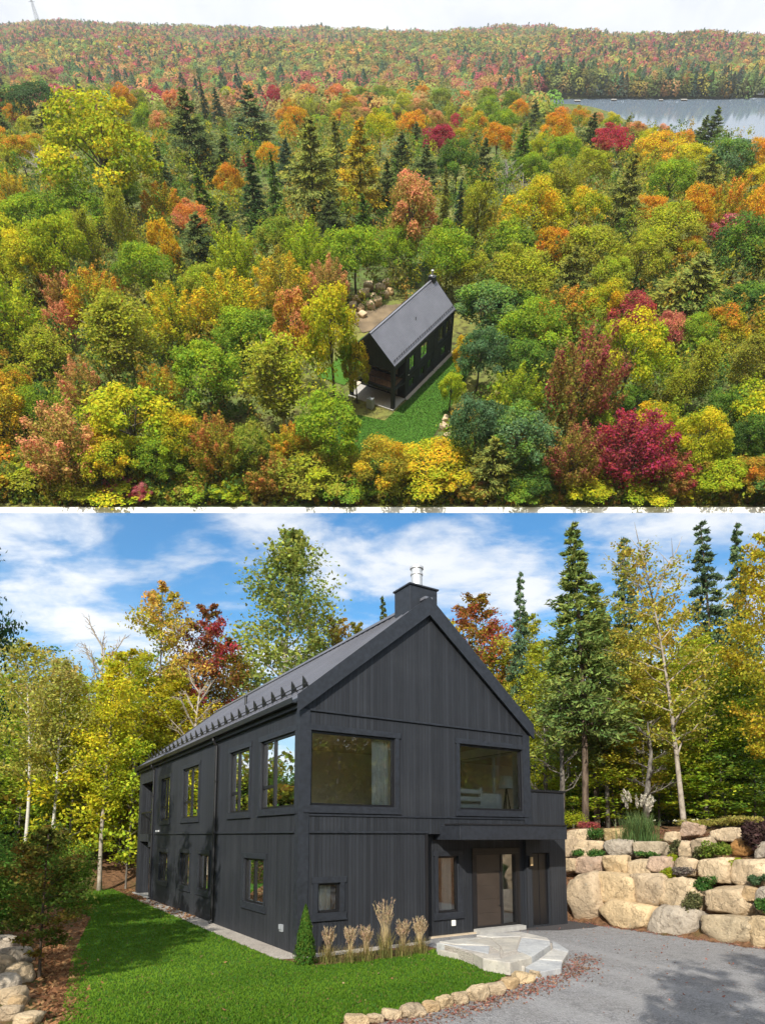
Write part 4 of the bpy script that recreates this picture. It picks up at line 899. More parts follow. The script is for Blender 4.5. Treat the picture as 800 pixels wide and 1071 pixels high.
# ================================================================== WOOD ROUND THE HOUSE
YGl = (.52, .58, .04); YEL = (.76, .64, .04); GRl = (.42, .54, .045); OCH = (.42, .27, .035); ORA = (.55, .24, .04); RED = (.38, .05, .05); DKG = (.035, .075, .03); MIDG = (.28, .42, .05); SPR = (.11, .18, .08)
GLF, GRT = 'trees at the far edge of the lawn', 'trees above the boulder bank'
LOW = [  # kind, x of foot, distance, y of top, width px, colour, second colour, label, lean
    ('aspen', 290, 46, 553, 128, (.26, .34, .09), (.44, .46, .08), 'tall green aspen towering behind the black roof', 0),
    ('maple', 207, 42, 626, 84, (.20, .16, .03), (.50, .05, .07), 'maple with a deep red top beside the tall aspen', 0),
    ('maple', 157, 40, 608, 92, (.44, .46, .04), (.68, .42, .10), 'yellow maple with an orange-tinted top left of the red one', 0),
    ('leafless', 97, 39, 636, 74, (.3, .25, .2), (.3, .25, .2), 'nearly leafless grey-twigged tree against the clouds', 0),
    ('white_birch', 25, 32.5, 668, 96, (.38, .42, .06), (.56, .48, .1), 'white-trunked birch nearest the left photo edge', .03),
    ('white_birch', 48, 32.5, 690, 84, (.40, .44, .07), (.56, .44, .14), 'birch whose pale stem leans toward the bare tree', .09),
    ('white_birch', 60, 33, 706, 70, YGl, YEL, 'slender birch between the leaning birch and the straight pale trunk', -.03),
    ('aspen', 107, 32.5, 690, 80, YGl, YEL, 'yellow-green maple on a straight pale trunk under the bare tree', 0),
    ('maple', 134, 38, 676, 92, (.38, .46, .04), YEL, 'bright yellow maple below the orange-topped one', 0),
    ('maple', 178, 39, 702, 100, (.44, .48, .03), (.66, .54, .04), 'brightest golden maple just behind the far deck corner', 0),
    ('leafless', 190, 37, 688, 70, (.4, .36, .3), (.4, .36, .3), 'pale twin-stemmed leafless tree before the golden maple', .06),
    ('maple', 72, 41, 700, 86, GRl, YGl, 'green maple filling the gap behind the birches', 0),
    ('maple', 4, 39, 704, 96, MIDG, YGl, 'green maple cut by the left photo edge behind the birch', 0),
    ('maple', 238, 45, 664, 84, (.24, .26, .03), ORA, 'olive maple with rusty leaves just above the eaves', 0),
    ('maple', 345, 52, 640, 84, (.32, .30, .04), (.5, .34, .08), 'pale gold maple peeking over the roof right of the aspen', 0),
    ('young_spruce', 403, 52, 618, 30, SPR, (.12, .12, .03), 'small pointed spruce just behind the chimney', 0),
    ('maple', 372, 54, 646, 60, (.25, .28, .03), OCH, 'yellow-green treetop beside the small pointed spruce', 0),
    ('sapling', 18, 35, 782, 92, MIDG, YGl, 'dark green understory tree under the left birch', 0),
    ('sapling', 52, 37, 760, 84, GRl, YGl, 'spreading understory tree with flat yellow-green sprays', 0),
    ('sapling', 92, 36.5, 770, 86, GRl, (.42, .40, .02), 'lime understory tree beside the straight pale trunk', 0),
    ('sapling', 126, 36.5, 752, 80, (.28, .32, .02), (.5, .44, .02), 'brightest lime understory tree at the end of the lawn', 0),
    ('maple', 30, 43, 730, 110, GRl, YGl, 'broad leafy maple low behind the two leaning birches', 0),
    ('maple', 88, 44, 738, 110, YGl, YEL, 'broad golden-green maple low behind the straight pale trunk', 0),
    ('maple', 128, 43, 742, 90, YGl, YEL, 'low golden maple at the back of the lawn beside the deck', 0),
    ('sapling', 74, 33.5, 764, 88, YGl, YEL, 'layered lime understory tree right at the lawn end between two pale trunks', 0),
    ('sapling', 134, 33.5, 772, 72, GRl, YGl, 'fresh green understory tree at the lawn end nearest the deck', 0),
    ('sapling', 150, 38, 745, 70, YGl, YEL, 'yellow understory tree touching the deck corner', 0),
    ('maple', 505, 47, 620, 104, (.34, .29, .03), (.42, .08, .06), 'gold maple with a red top right of the chimney', 0),
    ('young_spruce', 548, 39, 590, 46, SPR, (.13, .2, .1), 'narrow bluish spruce spire beside the gable slope', 0),
    ('maple', 468, 52, 642, 76, (.34, .33, .03), YEL, 'yellow treetop rising just behind the ridge', 0),
    ('spruce', 612, 30, 540, 100, (.17, .25, .07), (.30, .35, .08), 'tallest dark spruce on a bare pale trunk above the annex', .02),
    ('spruce', 625, 33, 606, 84, (.17, .25, .07), (.3, .34, .08), 'second spruce trunk standing close behind the tallest one', 0),
    ('young_spruce', 664, 41, 552, 66, (.10, .16, .09), (.16, .23, .10), 'bluish spruce behind the leaning bare-topped birch', 0),
    ('bare_top', 716, 28, 572, 104, (.40, .42, .06), (.58, .42, .08), 'pale leaning birch with bare forked top on the bank', -.09),
    ('young_spruce', 752, 37, 540, 80, (.09, .15, .08), (.15, .21, .10), 'dark spruce between the bare-topped birch and the ochre maple', 0),
    ('young_spruce', 786, 42, 539, 66, (.09, .16, .08), (.15, .22, .09), 'farther dark spruce half hidden by the ochre maple', 0),
    ('maple', 818, 26, 552, 96, (.42, .42, .04), (.60, .43, .04), 'yellow-ochre maple leaning in at the right photo edge', 0),
    ('maple', 676, 31, 690, 100, (.40, .44, .04), (.56, .44, .05), 'yellow-ochre maple between the spruces and the leaning birch', 0),
    ('maple', 650, 34, 655, 96, (.38, .40, .04), (.54, .40, .05), 'ochre maple behind the second spruce trunk', 0),
    ('maple', 740, 31, 664, 110, GRl, (.48, .50, .04), 'yellow-green maple behind the leaning birch trunk', 0),
    ('maple', 778, 31, 700, 104, MIDG, (.26, .32, .03), 'fresh green maple under the ochre one', 0),
    ('maple', 578, 37, 668, 74, (.34, .42, .04), (.50, .48, .04), 'olive-yellow maple just right of the gable corner', 0),
    ('maple', 560, 42, 640, 70, (.38, .42, .05), (.54, .5, .06), 'pale yellow maple behind the narrow spire', 0),
    ('maple', 702, 37, 622, 88, (.42, .42, .04), (.6, .44, .05), 'golden maple filling in behind the bare forks', 0),
    ('maple', 530, 45, 664, 78, (.38, .42, .04), (.54, .5, .04), 'yellow-green maple low behind the gable slope', 0),
    ('sapling', 760, 30, 770, 96, GRl, (.22, .34, .03), 'green layered understory tree on the bank crest', 0),
    ('sapling', 644, 33, 784, 92, GRl, (.40, .48, .03), 'lime understory tree behind the pampas plumes', 0),
    ('sapling', 690, 33, 768, 96, GRl, (.40, .48, .03), 'wide flat-sprayed understory tree left of the leaning trunk', 0),
    ('sapling', 790, 29, 776, 90, (.12, .22, .04), (.26, .38, .04), 'mid green understory tree at the right photo edge', 0),
    ('sapling', 600, 35, 762, 80, GRl, (.26, .30, .03), 'green understory tree between the annex and the spruce trunks', 0),
    ('pole', 588, 31, 690, 44, (.2, .17, .14), (.2, .17, .14), 'dead pole with bare side twigs beside the annex', 0),
    ('pole', 636, 32, 716, 36, (.2, .17, .14), (.2, .17, .14), 'thin dead pole right of the spruce trunks', 0),
    ('pole', 574, 35, 720, 34, (.2, .17, .14), (.2, .17, .14), 'grey dead pole close to the gable corner', 0),
    ('pole', 676, 27.5, 736, 50, (.25, .22, .18), (.25, .22, .18), 'curved grey sapling stem rising from the pampas grass', .07),
    ('pole', 136, 36, 730, 36, (.3, .26, .22), (.3, .26, .22), 'slim pale pole at the lawn end near the deck', 0),
    ('pole', 84, 36, 745, 34, (.22, .19, .16), (.22, .19, .16), 'slim grey pole left of the straight pale trunk', 0),
    ('maple', -52, 17, 500, 96, (.035, .075, .03), (.05, .10, .035), 'dark green leafy branches reaching in at the top left corner', 0),
    ('thin_sapling', 50, ground(52, 1025)[1], 862, 96, (.11, .18, .035), (.30, .18, .04), 'young olive and rust sapling standing in the mulch bed', 0),
]
for i, (kind, x, Yd, yt, wp, col, tip, lab, lean) in enumerate(LOW):
    p = at(x, 870, Yd); p[2] = hgt(p[0], p[1]); top = at(x, yt, Yd)[2]
    H, Rr = KIND[kind][0][2:4]; sz = (top - p[2]) / H; w = wp / FPX * math.hypot(Yd, 0) * 1.0; sx = w / (2 * Rr) * (1.3 if kind == 'maple' else 1.25 if kind != 'thin_sapling' else 1)
    if kind in ('spruce', 'young_spruce', 'aspen', 'bare_top', 'white_birch'): sx = max(sx * (.85 if 'spruce' in kind else 1), sz * .5)
    cat = {'spruce': 'spruce', 'young_spruce': 'spruce', 'white_birch': 'birch', 'bare_top': 'birch', 'aspen': 'aspen', 'maple': 'maple', 'sapling': 'understory tree', 'thin_sapling': 'sapling', 'leafless': 'bare tree', 'pole': 'dead tree'}[kind]
    nm = {'maple': 'maple_tree', 'sapling': 'understory_tree', 'thin_sapling': 'young_tree', 'spruce': 'spruce_tree', 'young_spruce': 'spruce_tree', 'white_birch': 'birch_tree', 'bare_top': 'birch_tree', 'aspen': 'aspen_tree', 'leafless': 'bare_tree', 'pole': 'dead_tree'}[kind]
    add_tree(kind, nm, lab, cat, (GRT if x > 460 else GLF) if Yd > 20 else None, p, sx, sz, col, tip, lean=(lean, 0))
# bushes at the left photo edge
for i, (x, Yd, yb, yt, wp, c0, c1, lab) in enumerate([(14, 17, 985, 880, 74, (.11, .22, .04), (.2, .32, .05), 'tall dark green bush at the left photo edge behind the stones'), (40, 21, 975, 874, 70, (.14, .25, .04), (.28, .36, .05), 'olive green bush behind the young rust sapling'),
                                                 (70, 26, 950, 878, 56, (.14, .26, .04), (.3, .4, .05), 'green bush at the lawn edge farther back'), (-8, 22, 960, 850, 70, (.1, .2, .04), (.18, .3, .05), 'shaded bush half out of the photo at the left edge')]):
    p = at(x, 875, Yd); p[2] = hgt(p[0], p[1]); h = at(x, yt, Yd)[2] - p[2]
    plant('bush', lab, 'bush', p, plant_mesh(140 + i, 5200, wp / FPX * Yd * 1.3, h * 1.1, .11), c0, c1, 'bushes at the lawn edge')

# deeper wood behind and the wood around the photographer (one mass nobody could count)
def mass_trees(name, label, spots, seed, leaf=.3, per=900, cols=None, trunks=True):
    r = np.random.default_rng(seed); V = []; C = []; mb = MB()
    for (x, y, h, w) in spots:
        z = float(hgt(x, y)); n = int(per); a = r.random(n) * 6.283; k = 16
        cc = r.normal(size=(k, 3)) * np.array([w * .28, w * .28, h * .2]) + np.array([0, 0, h * .56]); i = r.integers(0, k, n)
        q = unit(r.normal(size=(n, 3))); Pq = cc[i] + q * np.array([w * .2, w * .2, h * .09]) * (.5 + .6 * r.random((n, 1))); Pq[:, 2] = np.clip(Pq[:, 2], .5, h)
        V.append(leaf_quads(r, Pq + np.array([x, y, z]), q + r.normal(size=(n, 3)) * .6 + np.array([0, 0, .4]), leaf * (.6 + .8 * r.random(n)), .7))
        c = np.array(cols[r.integers(0, len(cols))]); C.append(c * (.6 + .7 * r.random((n, 1))) * (1 + .15 * r.normal(size=(n, 3))).clip(.5, 1.5))
        if trunks: mb.tube([(x, y, z - .3), (x + .1, y, z + h * .4), (x, y + .2, z + h * .8)], [.16, .12, .03], 6)
    V = np.concatenate(V).reshape(-1, 3); C = np.concatenate(C)
    me = quads_mesh(name, V.reshape(-1, 4, 3), C)
    o = link(name, me, mats=[M['mixed_leaf']])
    if trunks:
        t_ = mb.build('trunks', M['bark_grey'], o, True)
    return setp(o, label, kind='stuff')
r = random.Random(4); SP = []
for k in range(190):
    Yd = r.uniform(44, 85) if k % 2 else r.uniform(40, 60); px = r.uniform(-120, 920); x = (px - 400) / FPX * Yd
    if 300 < px < 470 and Yd < 56: continue
    topy = r.uniform(672, 770) if px < 480 else r.uniform(640, 750)
    z0 = float(hgt(x, Yd)); h = at(px, topy, Yd)[2] - z0; SP.append((x, Yd, max(4, h), r.uniform(4.5, 7)))
mass_trees('deep_woods', 'dense mixed green and yellow wood receding behind the nearer trees', SP, 3, .30, 1000, [(.18, .27, .04), (.11, .19, .04), (.30, .36, .04), (.44, .44, .04), (.09, .16, .04), (.50, .42, .05)])
SP = []
for k in range(110):                                                           # dark undergrowth at eye level
    Yd = r.uniform(44, 66); px = r.uniform(-80, 880); x = (px - 400) / FPX * Yd
    if 160 < px < 560 or False: continue
    SP.append((x, Yd, r.uniform(3.5, 7.5), r.uniform(5, 8)))
for k in range(70): Yd = r.uniform(52, 76); px = r.uniform(560, 880) if k < 48 else r.uniform(-60, 180); SP.append(((px - 400) / FPX * Yd, Yd, r.uniform(5, 9), r.uniform(6, 9)))
for k in range(60): Yd = r.uniform(35, 46); px = r.uniform(560, 860); SP.append(((px - 400) / FPX * Yd, Yd, r.uniform(1.6, 3.0), r.uniform(3, 5)))
mass_trees('undergrowth', 'leafy green undergrowth between the trunks', SP, 9, .26, 700, [(.12, .2, .04), (.18, .28, .04), (.28, .38, .04), (.38, .46, .04)], False)
SP = []
SUN_AZ, SUN_EL = R(14), R(30)                                                # sun behind the photographer, a little to the left
SUN = np.array([-math.sin(SUN_AZ) * math.cos(SUN_EL), -math.cos(SUN_AZ) * math.cos(SUN_EL), math.sin(SUN_EL)])
for (x, y, h, w) in [(-9.6, 7, 13, 3.4), (-12, 11.2, 11, 4.2), (-14, 15, 10, 4.4), (-10.5, 1, 13, 4), (-14, 7, 11, 4.4), (-12.5, -5, 10, 4.5)]: SP.append((x, y, h, w))
for k in range(44): yy_ = -26 + k * 1.0; SP.append((max(14, .66 * yy_ + 12) + 6 * (k % 4) + r.uniform(-1, 1), yy_, r.uniform(8, 11), r.uniform(6, 8)))
for k in range(24): a = k / 24 * 2.6 + 3.4; SP.append((34 * math.cos(a), 34 * math.sin(a) - 2, r.uniform(9, 13), 7))
SP = [(x, y, h, w) for x, y, h, w in SP if not (abs(x + (y - 9) * -.21 - 1) < 9 and y < -5 and h > 2 and math.hypot(x, y) < 24)]
for k in range(46): SP.append((-23 - 5 * (k % 5) + r.uniform(-1, 1), 3 + k * 1.0, r.uniform(5.5, 8.5), r.uniform(6, 8)))
for k in range(90): yy_ = -28 + k * .55; SP.append((max(15, .66 * yy_ + 15) + r.uniform(0, 18), yy_, r.uniform(3, 5.5), 6))
for k in range(60): SP.append((-24 - r.uniform(0, 16), 3 + k * .75, r.uniform(3, 5.5), 6))
for k in range(40): SP.append((30 + r.uniform(0, 16), -30 + k * 1.4, r.uniform(9, 13), 8))
SP += [(1.6, -4.3, 12, 2.6), (3.6, -5.0, 11.5, 2.4)]
mass_trees('surrounding_woods', 'wood around the drive, mirrored in the window panes and shading the lawn', SP, 21, .36, 1200, [(.06, .11, .03), (.09, .14, .03), (.2, .2, .03), (.13, .17, .03), (.24, .2, .03)])
# ================================================================== THE FORESTED HILLSIDE SEEN FROM THE AIR
# a second landscape, tilted as one board behind and above the first: local axes a (right), b (away), c (up out of its ground)
BETA = R(60); TILT = BETA + PITCH
FW = np.array([0, math.cos(TILT), math.sin(TILT)]); UP = np.array([0, -math.sin(TILT), math.cos(TILT)]); RX = np.array([1., 0, 0])
BASIS = Matrix(((1, 0, 0), (0, FW[1], UP[1]), (0, FW[2], UP[2]))).to_quaternion()
def S2W(a, b, c): return CAM + RX * a + FW * b + UP * c
TB = np.array([60, 150, 198, 280, 360, 600, 871, 1657, 2939, 3400]); TC = np.array([-54.06, -54.2, -59, -74, -92, -140, -190, -313, -496, -590.])
_bb = np.linspace(60, 3400, 1700); _cc = np.interp(_bb, TB, TC); _k = np.hanning(31); _k /= _k.sum()
_cs = np.convolve(np.pad(_cc, 15, 'edge'), _k, 'valid'); _cs[:45] = _cc[:45]
SKYX = [0, 60, 130, 190, 235, 300, 330, 370, 420, 470, 500, 550, 600, 640, 700, 760, 800]; SKYY = [19, 18, 18, 21, 24, 26, 25, 29, 26, 28, 25, 22, 25, 31, 33, 34, 35]
LAKE = -186.0
def terr(a, b):
    a = np.asarray(a, float); b = np.asarray(b, float); c = np.interp(b, _bb, _cs)
    pxf = 400 + FPX * a / np.maximum(b, 1) * 1.53
    lam = b / (.5 + .866 * (804 - np.interp(pxf, SKYX, SKYY) - 9) / FPX)
    sky_c = lam * (-.8660 + .5 * (804 - np.interp(pxf, SKYX, SKYY) - 9) / FPX)
    k = sstep((b - 1500) / 1200); c = c * (1 - k) + sky_c * k
    c = c + sstep((b - 150) / 300) * (3.5 * np.sin(a * .021 + b * .013) + 2.5 * np.sin(a * .037 - b * .019)) + (1 - .75 * sstep((b - 1700) / 600)) * sstep((b - 900) / 600) * (7 * np.sin(a * .011 + 1 + b * .004) + 6 * np.sin(b * .0125 + a * .004) - 12)
    c = c + sstep((b - 750) / 500) * (13 * np.sin(b * .0165 + 1.6 * np.sin(a * .0042 + .7)) + 9 * np.sin(b * .009 - a * .005 + 2)) * (1 - sstep((b - 1500) / 600))
    c = c - 90 * sstep((b - 2750) / 400)
    px2 = 400 + FPX * a / np.maximum(b, 1) * 1.42                              # the lake basin on the right
    br = np.interp(px2, [560, 640, 720, 800, 900], [480, 400, 310, 235, 210])
    basin = sstep((px2 - 540) / 30) * sstep((b - br) / 210) * (1 - sstep((b - 814) / 12))
    return c * (1 - basin) + np.minimum(c, LAKE - 6) * basin
nb_, na_ = 260, 150; tb = np.linspace(0, 1, nb_); gb = 70.85 + 330 * tb + 2950 * tb ** 3; ga = np.linspace(-1, 1, na_)
Bg, Ag = np.meshgrid(gb, ga, indexing='ij'); Ag = Ag * (np.maximum(58, Bg * .62) + 10)
Cg = terr(Ag, Bg); Pw = CAM + Ag[..., None] * RX + Bg[..., None] * FW + Cg[..., None] * UP
me = bpy.data.meshes.new('hills'); me.from_pydata(Pw.reshape(-1, 3).tolist(), [], [(j * na_ + i, j * na_ + i + 1, (j + 1) * na_ + i + 1, (j + 1) * na_ + i) for j in range(nb_ - 1) for i in range(na_ - 1)])
me.polygons.foreach_set('use_smooth', [True] * len(me.polygons))
m, nt, out = mat('hillside_floor'); n1 = noise(nt, .05, 6, .65); n2 = noise(nt, .9, 5, .65)
cfl = mixc(nt, ramp(nt, n1.outputs[0], [(.4, 0), (.6, 1)]), (.08, .13, .035), (.19, .19, .05)); cfl = mixc(nt, ramp(nt, n2.outputs[0], [(.45, 0), (.65, 1)]), cfl, (.05, .04, .02))
principled(nt, out, cfl, .95, 0, n2.outputs[0], .6, .2, .1)
HILLM = m; setp(link('hills', me, mats=[m]), 'wooded hillside and far autumn hills seen from the air', kind='structure')
def s_obj(o, a, b, c, rz=0.0, s=1.0, sz=None):
    o.matrix_world = Matrix.LocRotScale(Vector(S2W(a, b, c)), BASIS @ Quaternion((0, 0, 1), rz), Vector((s, s, sz or s))); return o
def s_ray(x, y):                      # picture ray in hillside axes, per unit of depth
    v = (804 - y) / FPX; return (x - 400) / FPX, .5 + .8660 * v, -.8660 + .5 * v
def s_hit(x, y, dc=0.0):              # where that ray meets the ground raised by dc
    ra, rb, rc = s_ray(x, y); l = np.concatenate([np.arange(70, 400, .5), np.arange(400, 2600, 4)])
    g = rc * l - terr(ra * l, rb * l) - dc; i = np.argmax(g < 0)
    if g[i] >= 0: return None
    return ra * l[i], rb * l[i], l[i]
# white edge of the board
b = MB(); b.prism([(-.34, -.06), (.16, -.06), (.26, .36), (.22, .36)], -75, 75, 0, lambda p, d_: (d_, p[0], p[1])); s_obj(b.build('edge_board', plain('bright_white_paint', (.88, .88, .87), .6, 0, 3, .02, .01)), 0, 70.55, -54.06); eo = bpy.data.objects['edge_board.001'] if 'edge_board.001' in bpy.data.objects else None
for o in bpy.data.objects:
    if o.name.startswith('edge_board') and o.parent is None: o.name = 'white_border'; setp(o, 'long straight white border strip along the front edge of the hillside', 'border')
# lake
lk = [(-90 + 0, 885), (0, 905)]
b = MB(); pts = []
for x in (535, 560, 640, 720, 800, 950, 1100): pts.append(((x - 400) / FPX * 815 / 1.4327, 818 + 3 * math.sin(x * .05)))
pts = pts + [(a_ * .8, 600) for a_, _ in pts[::-1]]
b.add([tuple(S2W(a_, b_, LAKE)) for a_, b_ in pts], [tuple(range(len(pts)))]); setp(b.build('lake', M['water']), 'pale calm lake beyond the wooded hill', kind='structure')
# the house seen from the air: the same house
h2 = copy_tree(house); HX, HB, HCc, HYAW = 11.18, 110.02, -54.06, R(149.69)
s_obj(h2, HX, HB, HCc, HYAW); h2['label'] = 'black house with grey metal roof in the forest clearing seen from the air'
cy, sy = math.cos(HYAW), math.sin(HYAW)
def h2s(u, v): return HX + u * cy - v * sy, HB + u * sy + v * cy
def s_sheet(name, pts, dz, m, lab):
    b = MB(); b.add([tuple(S2W(a_, b_, HCc + dz)) for a_, b_ in pts], [tuple(range(len(pts)))]); return setp(b.build(name, m), lab, kind='structure')
def s_px(x, y): q = s_hit(x, y); return q[0], q[1]
lw = [h2s(-.6, -1), h2s(-.6, 15.6), h2s(-.3, 22), h2s(5, 23), h2s(6, 32), h2s(-6, 34), h2s(-9, 26), h2s(-6.5, 10), h2s(-4, -2)]
s_sheet('lawn', lw, .03, M['lawn'], 'green lawn beside the black house seen from the air')
s_sheet('gravel_strip', [h2s(-.6, -.5), h2s(-.6, 15.6), h2s(.0, 15.6), h2s(.0, -.5)], .02, M['pale_gravel'], 'pale gravel strip along the wall seen from the air')
s_sheet('path', [h2s(8.0, 16), h2s(9.6, 16), h2s(9.8, 2), h2s(8.0, 2)], .03, plain('pale_paving', (.5, .43, .34), .9), 'pale paved path along the hidden side of the house')
cl_ = []
for k in range(40):
    t_ = k / 40 * 6.283; q = h2s(12 + (7 + 2 * math.sin(t_ * 3 + 1) + 1.2 * math.sin(t_ * 7)) * math.cos(t_), -4 + (7.5 + 1.8 * math.sin(t_ * 4) + math.sin(t_ * 9)) * math.sin(t_)); cl_.append(q)
s_sheet('clearing', cl_, .015, plain('bare_earth', (.17, .125, .075), .95, 0, .35, .45, .4), 'bare brown earth behind the house seen from the air')
s_sheet('garden', [h2s(9.9, 17), h2s(15, 17), h2s(15, 3), h2s(9.9, 3)], .02, M['lawn'], 'small green garden beyond the house seen from the air')
# grass for that lawn
rng = np.random.default_rng(31); lwa = np.array(lw); Pq = np.stack([rng.uniform(lwa[:, 0].min(), lwa[:, 0].max(), 60000), rng.uniform(lwa[:, 1].min(), lwa[:, 1].max(), 60000)], 1); Pq = Pq[in_poly(Pq, lw)][:24000]
n_ = len(Pq); W = CAM + Pq[:, :1] * RX + Pq[:, 1:] * FW + (HCc + .07) * UP; kq = rng.random((n_, 1))
setp(link('grass', quads_mesh('grass', leaf_quads(rng, W, rng.normal(size=(n_, 3)), .16, .5, np.tile(UP, (n_, 1))), np.array([.03, .075, .014]) * (1 - kq) + np.array([.08, .145, .028]) * kq), mats=[M['mixed_leaf']]), 'green grass of the lawn seen from the air', kind='stuff')
u_ = empty('heat_pump', 'grey boxy heat pump standing by the dark end of the house', 'heat pump'); q = h2s(3.2, 20.3); s_obj(u_, q[0], q[1], HCc, HYAW)
b = MB(); b.box(-.5, .5, -.4, .4, .12, 1.5); b.build('casing', M['plastic_grey'], u_, bevel=.03)
b = MB(); b.tube([(0, -.41, .95), (0, -.44, .95)], .36, 20); b.tube([(0, -.44, .95), (0, -.46, .95)], .06, 10); b.build('fan_grille', M['metal_black'], u_)
for sx_ in (-.4, .4):
    b = MB(); b.box(sx_ - .05, sx_ + .05, -.38, .38, 0, .12); b.build('foot', M['concrete'], u_)
for i, (x, y, w, lab) in enumerate([(372, 316, 9, 'pale boulder at the far corner of the garden seen from the air'), (381, 310, 11, 'largest pale boulder above the garden seen from the air'), (391, 313, 8, 'small pale boulder near the middle of the rockery'), (398, 305, 10, 'tan boulder at the top of the rockery'),
                                  (377, 326, 8, 'low pale stone inside the green garden'), (388, 322, 10, 'wide pale stone beside the roof edge'), (366, 331, 8, 'little pale stone at the path end'), (405, 299, 9, 'tan boulder under the forest edge'), (415, 296, 8, 'brownish boulder by the tree trunks'), (386, 303, 10, 'flat pale slab on the rock terrace'), (394, 319, 11, 'squarish pale block next to the roof'), (369, 323, 9, 'pale block at the outer end of the rockery'), (363, 339, 9, 'cream stone where the paved path ends'), (402, 312, 9, 'tan block in the upper rockery row'), (408, 307, 8, 'cream block in the upper rockery row'), (379, 333, 8, 'pale stone at the foot of the rockery'), (422, 292, 8, 'greyish boulder beside the bare earth'),
                                  (466, 440, 7, 'pale stone at the lawn bend'), (464, 449, 8, 'tan stone below the lawn bend'), (467, 458, 6, 'small grey stone lowest along the lawn bend')]):
    a_, b_, l_ = s_hit(x, y); w = w / FPX * l_
    o = link('boulder', rock_mesh(400 + i, w * 1.2, w, w * .8, 3), mats=[M['stone']]); s_obj(o, a_, b_, terr(a_, b_) + w * .25, i); o.color = (*[TAN[i % 5], CREAM][i % 2], 1); setp(o, lab, 'boulder', 'boulders round the clearing')

# ------------------------------------------------------------------ single trees of the hillside
PAL = {'yellow-green': (.42, .47, .03), 'lime': (.36, .47, .03), 'green': (.20, .33, .04), 'deep green': (.085, .17, .045), 'olive': (.36, .36, .05), 'yellow': (.66, .56, .03), 'gold': (.70, .46, .03), 'orange': (.66, .28, .04),
       'salmon': (.74, .32, .17), 'red': (.54, .075, .065), 'crimson': (.44, .04, .08), 'maroon': (.32, .065, .07), 'blue-green': (.15, .26, .13), 'rust': (.48, .2, .06), 'grey': (.42, .40, .39), 'dark': (.075, .125, .05), 'pine': (.24, .29, .08), 'pinkish': (.58, .21, .21), 'bluish': (.09, .15, .095)}
CATS = {'round': 'maple', 'oval': 'maple', 'vase': 'maple', 'birch': 'birch', 'pine': 'pine', 'fir': 'fir', 'bare': 'bare tree'}
GRPS = {'round': 'round-crowned trees of the hillside', 'oval': 'round-crowned trees of the hillside', 'vase': 'spreading maples of the hillside', 'birch': 'birches of the hillside', 'pine': 'pines of the hillside', 'fir': 'firs of the hillside', 'bare': 'leafless trees of the hillside'}
